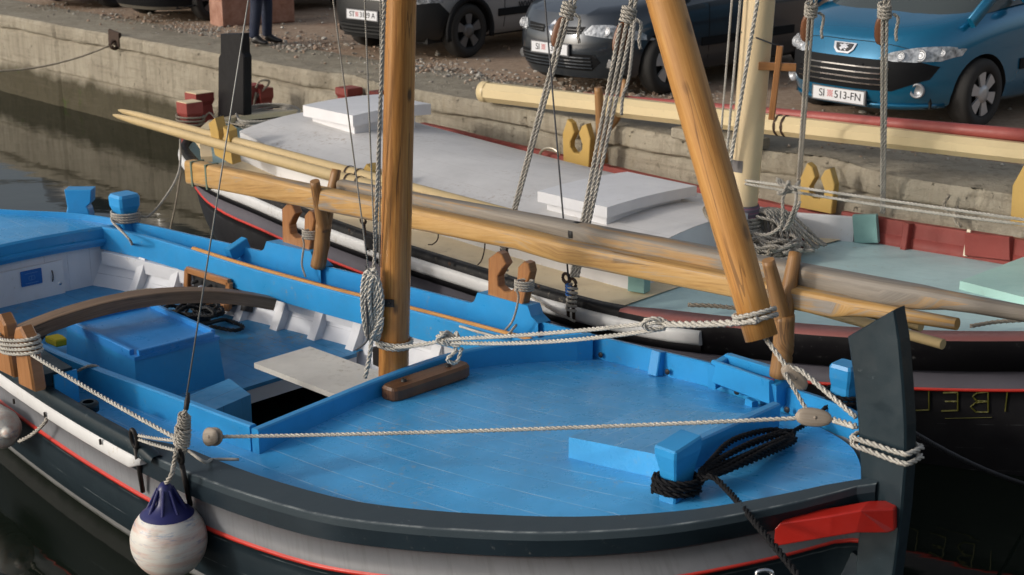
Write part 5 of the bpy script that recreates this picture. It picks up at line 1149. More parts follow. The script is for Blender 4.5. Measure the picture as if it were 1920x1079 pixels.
# shrouds: near pair and far pair, each a tackle of laid rope with a block
def tackle(x0, y0, x1, y1, t0, t1, nl, r, lb, blk=None, mat='rope_grey', grp=None, spread=.028):
    p, q = B.pt(x1, y1, t1), B.pt(x0, y0, t0); th = thing('shroud_tackle', lb, 'rope tackle', p, grp)
    e = q + (q - p) * 1.1
    if blk:
        k = blk; c_ = p + (q - p) * k
        for j in range(nl):
            o_ = rgt * spread * (j - (nl - 1) / 2); mb = MB(); mb.strands([p + o_ * .55 + (c_ - p + o_ * .5) * i / 12 for i in range(13)], r); obj('rope', mb, M[mat], th)
        mb = MB(); mb.strands([c_ + (e - c_) * i / 12 for i in range(13)], r * 1.1); mb.strands([c_ + rgt * .03 + (e - c_) * i / 12 for i in range(13)], r); obj('rope', mb, M[mat], th)
        pulley('block', c_ + (p - q) / np.linalg.norm(p - q) * .10 - rgt * .02 - frt * .035, q - p, .11, .046, .03, 'brown_pulley', None, th)
        mb = MB(); mb.strands(wraps(c_ + (q - p) / np.linalg.norm(q - p) * .05, q - p, .042, 4, .026, None, (1, 0, 0), 16), r * .9); mb.strands(curve([c_ + np.array([.05, -.03, .03]), c_ + np.array([.09, -.03, .0]), c_ + np.array([.08, -.03, -.1]), c_ + np.array([.09, -.03, -.16])], 5), r * .9); obj('knot', mb, M[mat], th)
    else:
        for j in range(nl):
            o_ = rgt * spread * (j - (nl - 1) / 2); mb = MB(); mb.strands([p + o_ + (e - p) * i / 12 for i in range(13)], r); obj('rope', mb, M[mat], th)
    return th
TN = 'rope tackles of the shrouds'
tackle(1073, -10, 944, 470, -1.9, -2.36, 2, .0135, 'doubled grey shroud tackle with a brown block, left of the two on the near side', .91, grp=TN)
tackle(1186, -10, 1077, 520, -1.9, -2.36, 3, .0145, 'thick three-part grey shroud tackle, right of the two on the near side', .90, grp=TN, spread=.036)
tackle(1523, -10, 1498, 340, .2, .58, 2, .014, 'doubled grey shroud tackle in front of the left headlight of the blue car', .89, grp=TN)
tackle(1659, -10, 1655, 400, .2, .58, 2, .015, 'doubled grey shroud tackle in front of the bonnet of the blue car', .90, grp=TN)
rope('rope_tail', curve([B.pt(1190, 40, -1.95), B.pt(1180, 140, -2.1), B.pt(1168, 180, -2.12), B.pt(1165, 216, -2.12)], 6), .012, 'rope_grey', 'grey rope tail with a black whipped end beside the thick shroud tackle', 'rope')
rope('backstay_wire', sag(B.pt(1066, 525, -2.38), B.pt(1066, 525, -2.38) + (B.pt(1018, -40, -2.0) - B.pt(1066, 525, -2.38)) * 2.0, 0, 10), .006, 'dark_line', 'thin dark wire slanting between the two near shroud tackles', 'wire')
rope('chain_lashing', wraps(B.pt(1072, 560, -2.40), (0.05, 0, 1), .03, 6, .03, None, (1, 0, 0), 14), .010, 'rope_grey', 'grey lashing round the rusty chain plates of the white-roofed boat', 'rope')
rope('chain_lashing', wraps(B.pt(946, 500, -2.40), (0.05, 0, 1), .022, 4, .035, None, (1, 0, 0), 14), .010, 'rope_grey', 'short grey lashing hanging from the oar to the rail block', 'rope')
rope('cord_whipping', wraps(B.pt(1066, 545, -2.42), (0.0, 0, 1), .016, 4, .02, None, (1, 0, 0), 10), .006, 'bluecord' if 'bluecord' in M else 'plaque', 'short bright blue cord whipping below the dark wire', 'cord')
rope('breast_line', sag(B.pt(990, 552, -2.36), B.pt(1078, 603, -2.40), .01, 12), .0095, 'rope_grey', 'short grey line along the white rubbing band to the chain plate', 'rope')
# halyards by the cream mast
for a, b, r, lb in (((1424, -20), (1368, 312), .016, 'thick pale halyard down the front of the cream mast'), ((1390, -20), (1362, 300), .011, 'thin pale halyard left of the cream mast, nearer of two'), ((1374, -20), (1352, 250), .009, 'thin pale halyard left of the cream mast, farther of two')):
    rope('mast_halyard', sag(B.pt(*b, -.58), B.pt(*b, -.58) + (B.pt(*a, -.56) - B.pt(*b, -.58)) * 2.4, 0, 12), r, 'rope', lb)
# fore lines from the mast to the right
l0 = onm2(338) + rgt * .1; kn2 = B.pt(1482, 350, -.55)
rope('fore_line', join(sag(onm2(332) + frt * .12, kn2, .0, 10), sag(kn2, B.pt(1960, 418, -.2), .0, 30)), .0115, 'rope', 'upper of two long pale lines from the cream mast to the right')
rope('fore_line', sag(onm2(338) + frt * .12, B.pt(1960, 426, -.2), .015, 40), .0115, 'rope', 'lower of two long pale lines from the cream mast to the right')
rnd = random.Random(11); rope('line_knot', curve([kn2 + np.array([rnd.uniform(-.09, .07), rnd.uniform(-.04, .04), rnd.uniform(-.05, .05)]) for _ in range(14)], 6), .013, 'rope_grey', 'grey knot on the lines beside the ochre crutch', 'knot')
rope('hanging_bight', curve([kn2, B.pt(1468, 370, -.6), B.pt(1468, 400, -.62), B.pt(1463, 425, -.6), B.pt(1440, 440, -.6), B.pt(1415, 438, -.6)], 8), .014, 'rope_grey', 'grey rope bight hanging from the knot to the rope pile', 'rope')
rope('hanging_bight', curve([kn2 + np.array([.04, 0, -.02]), B.pt(1492, 380, -.6), B.pt(1478, 418, -.62), B.pt(1470, 432, -.62), B.pt(1482, 420, -.6), B.pt(1500, 378, -.6)], 8), .013, 'rope_grey', 'narrow grey rope loop hanging in front of the ochre crutch', 'rope')
# pile of rope at the mast foot
rnd = random.Random(17); pile = thing('rope_pile', 'heap of grey rope coils at the foot of the cream mast', 'rope coil', B(.35, -.3, zB(.3)))
gz = zB(.4) - .05
def loop(cx, cy, rx, ry, rot, z, wob=.02, n=14):
    out = []
    for a in np.linspace(0, 6.283, n)[:-1]:
        x, y = rx * math.cos(a) * rnd.uniform(.9, 1.1), ry * math.sin(a) * rnd.uniform(.9, 1.1)
        out.append(B(cx + x * math.cos(rot) - y * math.sin(rot), cy + x * math.sin(rot) + y * math.cos(rot), z + rnd.uniform(0, wob)))
    return out
for k in range(3):   # flat coils on deck
    pts = []
    for j in range(6): pts += loop(.58 + .03 * k + rnd.uniform(-.05, .05), -.62 + .12 * k, .16 + rnd.uniform(0, .07), .10 + rnd.uniform(0, .06), rnd.uniform(-.5, .6), gz + .025 * j + .01 * k, .03)
    mb = MB(); mb.strands(curve(pts, 3), .0155); obj('coil', mb, M['rope_grey' if k else 'rope_tan'], pile)
for k in range(11):  # bights hung round the mast, spilling to the right
    a = rnd.uniform(-.2, 1.0); top = onm2(400) + rgt * .10 + frt * .08; end = B.pt(1478 + 7 * k - 30 * (k % 2), 478 - 3.0 * k, -.30 + .03 * k)
    end[2] = gz + .02 + .005 * k
    mid = top * .45 + end * .55 + np.array([.03, 0, .10 - .008 * k]); b2 = end + np.array([-.05, .05, .03]); m2 = top * .55 + end * .45 + np.array([-.01, .06, .12])
    mb = MB(); mb.strands(curve([top, mid, end + np.array([-.04, -.02, .01]), end, b2, m2, top + np.array([0, .05, .03])], 7), .0145); obj('bight', mb, M['rope_grey'], pile)
for k in range(6):
    c_ = onm2(408 + 7 * k); mb = MB(); mb.strands(wraps(c_, md2, .135 + .008 * k, 1.3, .03, None, (1, 0, 0), 20, rnd.uniform(0, 6)), .015); obj('turn', mb, M['rope_grey'], pile)
pts = []
for j in range(5): pts += [B.on(x_ + rnd.uniform(-5, 5), y_ + rnd.uniform(-4, 4), .25 + .012 * j) for x_, y_ in ((1335, 384), (1322, 398), (1335, 414), (1362, 412), (1368, 392))]
mb = MB(); mb.strands(curve(pts, 4), .0125); obj('coil', mb, M['rope_tan'], pile)
mb = MB(); c_ = B(.42, -.12, gz); mb.prism([(-.18, -.1), (.18, -.12), (.2, .1), (-.16, .12)], c_, np.r_[B.f, 0], np.r_[B.p, 0], (0, 0, .09), bev=.02); obj('red_cloth', mb, plain('dark_red_cloth', (.16, .02, .025), .9), pile)
# stern ropes
rope('stern_warp', curve([B.pt(338, 262, -1.5), A.pt(336, 320, 1.6), A.pt(310, 370, 1.3), A.pt(280, 405, 1.1), pbt + np.array([.1, .0, 0])], 10), .010, 'rope_grey', 'white warp drooping from the blue stern bitt up to the red bitt')
rope('stern_warp', curve([B.pt(346, 262, -1.5), B.pt(338, 330, -1.7), B.pt(328, 390, -1.9), B.pt(317, 440, -2.0)], 8), .009, 'rope_tan', 'thin brown line hanging straight down by the dark red rudder')
rope('bitt_lashing', join(wraps(k1 + np.array([0, 0, .13]), (0, 0, 1), .135, 4, .035, None, (1, 0, 0), 16), curve([k1 + np.array([.1, -.05, .1]), B.pt(392, 212, -1.2), B.pt(408, 225, -1.2), B.pt(435, 232, -1.2), B.pt(460, 236, -1.2)], 6)), .011, 'rope_tan', 'tan rope wound on the left red bitt at the stern', 'rope')
pts = []
for j in range(5):
    for a in np.linspace(0, 6.283, 10)[:-1]: c_ = B.on(500, 226, .0); pts.append(c_ + np.array([.30 * math.cos(a) * rnd.uniform(.85, 1.1), .5 * math.sin(a) * rnd.uniform(.85, 1.1), .02 * j]))
rope('stern_coil', curve(pts, 4), .014, 'rope_grey', 'flat grey rope coil on the stern deck before the cabin', 'rope coil')
rope('bitt_lashing', curve([k3 + np.array([-.05, -.12, .3]), k3 + np.array([0, -.14, .38]), k3 + np.array([.1, -.1, .36]), k3 + np.array([-.06, -.1, .18]), k3 + np.array([-.1, -.12, .05]), k3 + np.array([-.05, -.12, .25])], 6), .014, 'rope_tan', 'tan rope hanging over the pair of red bitts by the black stern post', 'rope')
rope('rail_rope', curve([B.on(1290, 572, .02), B.on(1340, 574, .02), B.on(1390, 578, .02), B.on(1440, 572, .02)], 6), .016, 'rope_tan', 'tan rope lying along the rose rail under the oars', 'rope')
rope('rail_rope', curve([B.on(1820, 612, .02), B.on(1870, 604, .02), B.on(1930, 600, .02)], 6), .014, 'rope_tan', 'tan rope lying on the rose rail at the right edge', 'rope')
# small fittings
for px, py in ((26, 753), (84, 778), (188, 829)):
    q = side(px, py, .062); mb = MB(); mb.bar(q + np.array([0, 0, .014]), q - np.array([0, 0, .014]), .012, .012); obj('band_bolt', mb, M['iron'], boat)
q = side(1432, 1074, .0); mb = MB(); mb.tube([q + np.array([.03 * math.cos(a), -.012, .016 * math.sin(a)]) for a in np.linspace(0, 6.283, 18)], .006, 8); obj('eye_bolt', mb, M['chrome'], boat)
mb = MB(); mb.tube([B.pt(1030 + 18 * math.cos(a), 293 - 15 * math.sin(a), .5) for a in np.linspace(0, math.pi, 14)], .013, 8); obj('grab_ring', mb, M['brass'], boat2)
rope('hanging_line', curve([B.pt(822, 425, -2.1), B.pt(821, 448, -2.1), B.pt(812, 458, -2.12), B.pt(803, 459, -2.12)], 6), .005, 'rust', 'short brown cord dangling below the oars, just right of the orange mast', 'cord')
rope('hanging_line', curve([B.pt(910, 445, -2.1), B.pt(908, 470, -2.1), B.pt(903, 488, -2.12), B.pt(896, 497, -2.12)], 6), .005, 'rust', 'short brown cord dangling below the oars, left of the brown crutch ahead of the mast', 'cord')
rope('mooring_line', sag(A.pt(1640, 765, .35), PZ(1960, 918, .02), .05, 24), .013, 'dark_line', 'dark mooring line running from behind the stem post down to the right', 'rope')
sl_ = thing('concrete_slab', 'small loose concrete slab under the cream yard beside the forked post', 'slab', Q(-.75, .1, 1.16))
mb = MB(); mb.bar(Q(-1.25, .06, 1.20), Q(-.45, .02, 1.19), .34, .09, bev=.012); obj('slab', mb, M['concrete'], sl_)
# on the quay
qp = Q(-5.42, -.02, 1.06); _p = B.pt(216, 78, QT - .02)
mp = thing('mooring_plate', 'rusty square mooring plate with a knot set in the edge of the quay', 'mooring plate', _p)
mb = MB(); mb.bar(_p + np.array([-.09, .08, .06]), _p + np.array([.09, -.10, .03]), .04, .19, bev=.01); obj('plate', mb, M['rust'], mp); mb = MB(); mb.tube(wraps(_p + np.array([0, -.06, -.04]), (1, -1, 0), .05, 2, .03), .018, 8); obj('shackle', mb, M['rust'], mp)
rope('quay_line', sag(_p + np.array([-.05, -.06, -.04]), B.pt(-60, 132, -.9), .12, 20), .014, 'rope_tan', 'thin rope from the mooring plate on the quay drooping to the left edge', 'rope')
rope('quay_loop', curve([B.pt(1780, 365, .66), B.pt(1770, 385, .62), B.pt(1785, 405, .6), B.pt(1795, 390, .62), B.pt(1790, 412, .58), B.pt(1802, 425, .56)], 6), .016, 'rope_tan', 'tan rope loop hanging from a hole in the quay wall at the right', 'rope')

# ------------------------------------------------------------------ cars
M['tyre'] = plain('tyre_rubber', (.022, .021, .02), .8, bump=.3, sc=60); M['alloy'] = plain('alloy', (.52, .52, .53), .4, .5); M['alloy_dark'] = plain('alloy_dull', (.16, .16, .165), .45, .6)
M['car_black'] = plain('car_plastic', (.007, .0075, .009), .7, 0., .2, bump=.1, sc=120); M['under'] = plain('car_underbody', (.008, .008, .008), .8)
t = NT('car_glass'); M['car_glass'] = t.out((.06, .072, .072), .06, 0, .6)
t = NT('lamp_glass'); n = t.noise(t.coord('Object'), 26, 2); c = t.ramp(n, [(.3, (.18, .19, .2)), (.5, (.45, .47, .5)), (.68, (.75, .77, .8))]); t.b.inputs['Coat Weight'].default_value = 1.; M['lamp'] = t.out(c, .25, .3)
M['plate_white'] = plain('plate_white', (.66, .67, .70), .4, bump=0, var=.04); M['plate_ink'] = plain('plate_ink', (.015, .015, .02), .5, bump=0); M['plate_red'] = plain('plate_red', (.5, .04, .04), .5, bump=0); M['plate_frame'] = plain('plate_frame', (.12, .12, .13), .5)
M['lens'] = plain('lens_silver', (.28, .29, .31), .35, .4, bump=0)
def carpaint(name, col, metal=.5, rough=.3): 
    m = plain(name, col, rough, metal, .5, .05, .0, 1.); return m
def sgnp(v, e): return math.copysign(abs(v) ** e, v)
def textmesh(txt, size, mat, name, parent, mtx, thick=.001):
    cu = bpy.data.curves.new('txt', 'FONT'); cu.body = txt; cu.size = size; cu.align_x = 'CENTER'; cu.align_y = 'CENTER'; cu.extrude = thick
    to = bpy.data.objects.new('txt', cu); COL.objects.link(to); dg = bpy.context.evaluated_depsgraph_get(); me = bpy.data.meshes.new_from_object(to.evaluated_get(dg))
    bpy.data.objects.remove(to); bpy.data.curves.remove(cu); me.transform(mtx); me.materials.clear(); me.materials.append(mat)
    o = bpy.data.objects.new(name, me); COL.objects.link(o); o.parent = parent; return o
def car(label, wheel_px, heading, colmat, spec, scale=1.0, loc=None):
    Wp = PZ(*wheel_px, 1.15) if loc is None else np.array(loc)
    a = math.radians(heading); L, HW, wb, oh = spec['L'], spec['W'] / 2, spec['wb'], spec['oh']; R = spec['R']; tr = HW - .11
    fx, fy = math.cos(a), math.sin(a)
    base = Wp - np.array([-fy, fx, 0]) * tr * scale      # wheel_px marks the ground contact of the car's left front wheel
    root = thing('car', label, 'car', base, 'cars parked on the quay'); root.rotation_euler = (0, 0, a); root.scale = (scale,) * 3
    x0, x1 = oh, oh - L
    top = spl([-x for x, z in spec['top']], [z for x, z in spec['top']]) ; topf = lambda x: top(-x)
    zb = spec.get('zb', .19); lean = spec['lean']; NS = 88
    lev = [(0.0, .10, .10), (.06, .03, .03), (.22, .0, .0), (.40, 0, .0), (.58, .0, .01), (.72, .005, .02), (.84, .02, .04), (.92, .05, .06), (.97, .09, .09), (1.0, .14, .13)]
    nf = spec.get('nf', 4.2); bulge = spec.get('bulge', .16)
    xc, hl = (x0 + x1) / 2, L / 2
    def pt_(k, th, sh=1.0):
        f, ins, _ = lev[k]; c_, s_ = math.cos(th), math.sin(th)
        x = xc + hl * sgnp(c_, 2 / nf) ; y = HW * sgnp(s_, 2 / (nf + .6))
        y *= 1 - ins / HW * .9
        fr = max(0, min(1, (x - (x0 - 1.2)) / 1.2)); rr = max(0, min(1, ((x1 + .9) - x) / .9))
        x -= fr * fr * (bulge * (abs(y) / HW) ** 2.2 + lean(f)); x += rr * (.08 * (abs(y) / HW) ** 2 + .10 * f)
        z = zb + (topf(x) - zb) * f
        return x, y, z
    th = [2 * math.pi * (i + .5) / NS for i in range(NS)]
    th = [t_ for t_ in th]
    bm = bmesh.new(); rings = []
    for k in range(len(lev)): rings.append([bm.verts.new(pt_(k, q)) for q in th])
    for q in (.86, .66, .42, .18):
        r = []
        for v in rings[len(lev) - 1]:
            x = (v.co.x - xc) * (1 - (1 - q) * .75) + xc; y = v.co.y * q; r.append(bm.verts.new((x, y, topf(x) + .045 * (1 - q * q))))
        rings.append(r)
    for i in range(len(rings) - 1):
        for j in range(NS): bm.faces.new((rings[i][j], rings[i][(j + 1) % NS], rings[i + 1][(j + 1) % NS], rings[i + 1][j]))
    bm.faces.new(rings[-1]); bm.faces.new(rings[0][::-1])
    bmesh.ops.recalc_face_normals(bm, faces=bm.faces)
    me = bpy.data.meshes.new('body'); bm.to_mesh(me)
    for p in me.polygons: p.use_smooth = True
    tree = BVHTree.FromBMesh(bm); bm.free()
    me.materials.append(colmat); me.materials.append(M['under'])
    body = bpy.data.objects.new('body', me); COL.objects.link(body); body.parent = root
    # wheel arches are cut out of the body
    for wx in (0, -wb):
        for sd in (1, -1):
            cm = MB(); cm.lathe([(0, 0), (R * 1.12, 0), (R * 1.12, .5), (0, .5)], (wx, sd * (HW + .12), R), (0, -sd, 0), 36)
            tmp = obj('cutter', cm, M['under'], root, local=True); md = body.modifiers.new('arch', 'BOOLEAN'); md.operation = 'DIFFERENCE'; md.object = tmp; md.solver = 'EXACT'
            bpy.context.view_layer.update(); dg = bpy.context.evaluated_depsgraph_get(); nm = bpy.data.meshes.new_from_object(body.evaluated_get(dg)); body.modifiers.clear(); body.data = nm; bpy.data.objects.remove(tmp)
    autosmooth(body, 40)
    # greenhouse
    G = spec['roof']; wsx, wsz = G['ws']; rfx, rrx, rz_ = G['front'], G['rear'], G['z']; tail = G['tail']
    mb = MB(); K = 56; rows = []
    for f, xa, xb, w, zf in ((0, wsx, tail, HW - .05, None), (.5, wsx * .5 + rfx * .5, tail * .5 + rrx * .5, HW - .13, .52), (.9, wsx * .1 + rfx * .9, tail * .1 + rrx * .9, HW - .20, .92), (1, rfx, rrx, HW - .235, .97)):
        r = []
        for i in range(K):
            q = 2 * math.pi * (i + .5) / K; x = (xa + xb) / 2 + (xa - xb) / 2 * sgnp(math.cos(q), .42); y = w * sgnp(math.sin(q), .36)
            x -= .16 * (abs(y) / w) ** 2 * max(0, math.cos(q)) * 1.0
            z = topf(x) - .03 if zf is None else wsz + (rz_ - wsz) * zf
            r.append((x, y, z))
        rows.append(r)
    mb.grid(rows, 0, None, True, True); glass = obj('windows', mb, M['car_glass'], root, local=True)
    mb = MB(); rows2 = [rows[-1]]
    for q in (.97, .75, .45, .15): rows2.append([((x - (rfx + rrx) / 2) * q + (rfx + rrx) / 2, y * q, rz_ - (rz_ - wsz) * .03 + .05 * (1 - q * q) * 1.0 + .006) for x, y, z in rows[-1]])
    mb.grid(rows2, 0, None, True, True); mb.add(rows2[-1], [list(range(K))], 0, None, True); obj('roof', mb, colmat, root, local=True)
    for sd in (1, -1):
        mb = MB(); mb.sweep([(wsx - .20, sd * (HW - .06), topf(wsx - .2) - .02), ((wsx + rfx) / 2 - .13, sd * (HW - .125), wsz + (rz_ - wsz) * .52), (rfx - .1, sd * (HW - .225), rz_ - .01)], [(-.045, -.02), (.045, -.02), (.045, .02), (-.045, .02)], 0, (0, sd, .4), True, True); obj('pillar', mb, colmat, root, local=True)
        for xq in (-1.55, -2.45): mb = MB(); mb.sweep([(xq + .0, sd * (HW - .045), topf(xq) - .02), (xq - .08, sd * (HW - .125), wsz + (rz_ - wsz) * .52), (xq - .15, sd * (HW - .222), rz_ - .02)], [(-.04, -.012), (.04, -.012), (.04, .012), (-.04, .012)], 0, (0, sd, .3), True, True); obj('pillar', mb, colmat, root, local=True)
    
    # wheels
    for wx in (0, -wb):
        for sd in (1, -1):
            c_ = np.array([wx, sd * (tr + .0), R]); ax = (0, sd, 0); w2 = .10
            prof = [(R * .62, -w2), (R * .90, -w2), (R * .98, -w2 * .7), (R, -w2 * .3), (R, w2 * .3), (R * .98, w2 * .7), (R * .91, w2), (R * .66, w2 * .98), (R * .64, w2 * .8)]
            mb = MB(); mb.lathe(prof, c_, ax, 40); wh = obj('wheel', mb, M['tyre'], root, local=True)
            mb = MB(); mb.lathe([(R * .66, w2 * .98), (R * .62, w2 * .9), (R * .60, w2 * .2), (R * .1, w2 * .1), (0, w2 * .1)], c_, ax, 40, 1); ns_ = spec['spokes']
            for k in range(ns_):
                q = 2 * math.pi * k / ns_ + .3; u = np.array([math.cos(q), 0, math.sin(q)]); v = np.array([-math.sin(q), 0, math.cos(q)])
                wsp = spec.get('spw', .035)
                mb.prism([(.2, -wsp * .6 / R), (.62, -wsp * 1.2 / R), (.62, wsp * 1.2 / R), (.2, wsp * .6 / R)], c_ + np.array([0, sd * w2 * .72, 0]), u * R, v * R, np.array([0, sd * .018, 0]))
            mb.lathe([(R * .26, w2 * .6), (R * .25, w2 * .93), (R * .1, w2 * .98), (0, w2 * .98)], c_, ax, 20)
            obj('rim', mb, [spec['rim'], M['under']], wh, local=True)
    mb = MB(); mb.boxl([(oh - .35, -HW + .2, .2), (oh - .35, HW - .2, .2), (x1 + .3, HW - .2, .2), (x1 + .3, -HW + .2, .2), (oh - .35, -HW + .2, .45), (oh - .35, HW - .2, .45), (x1 + .3, HW - .2, .45), (x1 + .3, -HW + .2, .45)]); obj('underbody', mb, M['under'], root, local=True)
    # anything laid on the skin of the front
    def patch(poly, name, mat, off=.006, dirn=(1, 0, 0), par=root, sub=2, thick=0.):
        d = Vector(dirn).normalized(); u = Vector((0, 0, 1)).cross(d).normalized(); b_ = bmesh.new()
        vs = [b_.verts.new((0, y, z)) for y, z in poly]; b_.faces.new(vs); bmesh.ops.triangulate(b_, faces=b_.faces)
        for ax_, no in ((1, (0, 1, 0)), (2, (0, 0, 1))):
            lo_, hi_ = min(p[ax_ - 1] for p in poly), max(p[ax_ - 1] for p in poly); m_ = max(3, int((hi_ - lo_) / .04))
            for q in np.linspace(lo_, hi_, m_ + 1)[1:-1]: bmesh.ops.bisect_plane(b_, geom=b_.verts[:] + b_.edges[:] + b_.faces[:], plane_co=(0, q if ax_ == 1 else 0, q if ax_ == 2 else 0), plane_no=no)
        bmesh.ops.triangulate(b_, faces=b_.faces)
        for v in b_.verts:
            o_ = Vector((oh - .1 if d.x > .3 else 0, 0, 0)) + u * v.co.y + Vector((0, 0, v.co.z)) + d * 3; h = tree.ray_cast(o_, -d)
            if h[0] is not None: v.co = h[0] + d * off
            else: v.co = o_ - d * 3.1
        bmesh.ops.recalc_face_normals(b_, faces=b_.faces)
        m_ = bpy.data.meshes.new(name); b_.to_mesh(m_); b_.free()
        for p in m_.polygons: p.use_smooth = True
        m_.materials.append(mat); o_ = bpy.data.objects.new(name, m_); COL.objects.link(o_); o_.parent = par; return o_
    def onskin(y, z, off=0., dirn=(1, 0, 0)):
        d = Vector(dirn).normalized(); u = Vector((0, 0, 1)).cross(d).normalized(); o_ = Vector((oh - .1, 0, 0)) + u * y + Vector((0, 0, z)) + d * 3; h = tree.ray_cast(o_, -d)
        return (np.array(h[0]) + np.array(d) * off) if h[0] is not None else np.array([oh - .2, y, z])
    def bars(zs, y0, y1, mat, name, w=.012, off=.012, par=root):
        for z in zs:
            mb = MB(); ys = np.linspace(y0, y1, 14); mb.sweep([onskin(y, z, off) for y in ys], [(-.006, -w / 2), (.006, -w / 2), (.006, w / 2), (-.006, w / 2)], 0, (0, 0, 1), True, False); obj(name, mb, mat, par, local=True)
    def plate(z, txt1, txt2, y=0., rot=0.):
        p = onskin(y, z, .02); n_ = spec.get('ptilt', .0); mb = MB(); w, h = .27, .062
        mb.boxl([(p[0] - .012, y - w, z - h), (p[0] + .008, y - w, z - h), (p[0] + .008, y + w, z - h), (p[0] - .012, y + w, z - h), (p[0] - .012, y - w, z + h), (p[0] + .008, y - w, z + h), (p[0] + .008, y + w, z + h), (p[0] - .012, y + w, z + h)])
        pl = obj('number_plate', mb, M['plate_frame'], root, local=True); mb = MB(); w, h = .255, .052; xx = p[0] + .010
        mb.add([(xx, y - w, z - h), (xx, y + w, z - h), (xx, y + w, z + h), (xx, y - w, z + h)], [[0, 1, 2, 3]], 0, None, False); obj('face', mb, M['plate_white'], pl, local=True)
        R_ = Matrix(((0, 0, 1, 0), (1, 0, 0, 0), (0, 1, 0, 0), (0, 0, 0, 1)))
        for tx, yy in ((txt1, -.165), (txt2, .095)):
            if tx: textmesh(tx, .088, M['plate_ink'], 'characters', pl, Matrix.Translation((xx + .002, y + yy, z)) @ R_)
        mb = MB(); q = .011
        for i in range(5):
            for j in range(5):
                if (i + j) % 2 == 0:
                    a_, b_ = y - .082 + (i - 2.5) * q, z + (j - 2.5) * q + .005; mb.add([(xx + .0015, a_, b_), (xx + .0015, a_ + q, b_), (xx + .0015, a_ + q, b_ + q), (xx + .0015, a_, b_ + q)], [[0, 1, 2, 3]], 0, None, False)
        obj('shield', mb, M['plate_red'], pl, local=True); return pl
    def mirror(sd):
        mb = MB(); c_ = (-.42, sd * (HW + .09), topf(-.42) + .07); mb.lathe([(0, -.09), (.05, -.085), (.085, -.04), (.09, .02), (.07, .07), (0, .09)], c_, (0, sd, .1), 14); mb.bar((c_[0], sd * (HW - .06), c_[2] - .04), c_, .06, .04); obj('mirror', mb, colmat, root, local=True)
    mirror(1); mirror(-1)
    # door gap, handle, sill trim along both flanks
    for sd in (1, -1):
        d_ = (0, sd, 0)
        for xx in (-.62, -1.55):
            mb = MB(); pts = []
            for z in np.linspace(.32, topf(xx) - .06, 8):
                h = tree.ray_cast(Vector((xx, sd * 4, z)), Vector((0, -sd, 0)))
                if h[0] is not None: pts.append(np.array(h[0]) + np.array([0, sd * .0015, 0]))
            if len(pts) > 2: mb.sweep(pts, [(-.004, -.002), (.004, -.002), (.004, .002), (-.004, .002)], 0, (0, sd, 0), True, False); obj('door_gap', mb, M['under'], root, local=True)
        h = tree.ray_cast(Vector((-1.38, sd * 4, topf(-1.4) - .17)), Vector((0, -sd, 0)))
        if h[0] is not None:
            mb = MB(); p = np.array(h[0]) + np.array([0, sd * .02, 0]); mb.bar(p + np.array([.1, 0, .0]), p - np.array([.1, 0, 0]), .03, .035); obj('door_handle', mb, spec.get('handle', colmat), root, local=True)
        mb = MB(); pts = []
        for xx in np.linspace(-.5, -wb + .5, 8):
            h = tree.ray_cast(Vector((xx, sd * 4, .50)), Vector((0, -sd, 0)))
            if h[0] is not None: pts.append(np.array(h[0]) + np.array([0, sd * .006, 0]))
        mb.sweep(pts, [(-.045, -.008), (.045, -.008), (.045, .008), (-.045, .008)], 0, (0, sd, 0), True, False); obj('side_moulding', mb, spec.get('mould', M['car_black']), root, local=True)
    return dict(root=root, body=body, patch=patch, onskin=onskin, bars=bars, plate=plate, oh=oh, HW=HW, topf=topf)
def headlight(c, poly, sd, lamps):
    o = c['patch']([(y * sd, z) for y, z in poly], 'headlight', M['lamp'], .008, (1, .0, .25), sub=2)
    for (y, z, r) in lamps:
        p = c['onskin'](y * sd, z, .012, (1, 0, .25)); mb = MB(); mb.lathe([(r, 0), (r * 1.05, .006), (r * .8, .008), (r * .75, .002), (r * .4, .004), (0, .012)], p, (1, .12 * sd, .3), 20); obj('lens', mb, M['lens'], o, local=True)
# blue hatchback with the lion badge
blue = carpaint('car_blue', (.006, .155, .30), .45, .27)
sp307 = dict(L=4.2, W=1.75, wb=2.61, oh=.85, R=.295, spokes=6, spw=.045, rim=M['alloy'], lean=lambda f: .10 * max(0, .3 - f) / .3 + .42 * max(0, (f - .55)) ** 1.5,
             top=[(1.0, .68), (.80, .735), (.55, .83), (.2, .915), (-.25, 1.0), (-.6, 1.03), (-2.0, 1.07), (-3.5, 1.02)], roof=dict(ws=(.42, .90), front=-.95, rear=-2.6, tail=-3.25, z=1.50), bulge=.22, nf=3.6)
c = car('metallic blue hatchback with a lion badge and silver six-spoke wheels at the right edge', (1820, 240), -138, blue, sp307, 1.06)
c['patch']([(-.60, .60), (-.72, .55), (-.68, .45), (-.46, .35), (.46, .35), (.68, .45), (.72, .55), (.60, .60)], 'grille', M['car_black'], .005)
c['bars']((.40, .445, .49, .535), -.44, .44, M['chrome'], 'grille_bar', .011)
for sd in (-1, 1):
    headlight(c, [(.34, .605), (.42, .665), (.58, .735), (.74, .80), (.80, .815), (.79, .75), (.72, .665), (.60, .615), (.45, .592)], sd, [(.62, .68, .05), (.50, .645, .038), (.72, .735, .03)])
    p = c['onskin'](.62 * sd, .36, .01); mb = MB(); mb.lathe([(.062, 0), (.06, .02), (.045, .02), (.04, .004), (0, .01)], p, (1, .3 * sd, 0), 20); obj('fog_lamp', mb, M['lens'], c['root'], local=True)
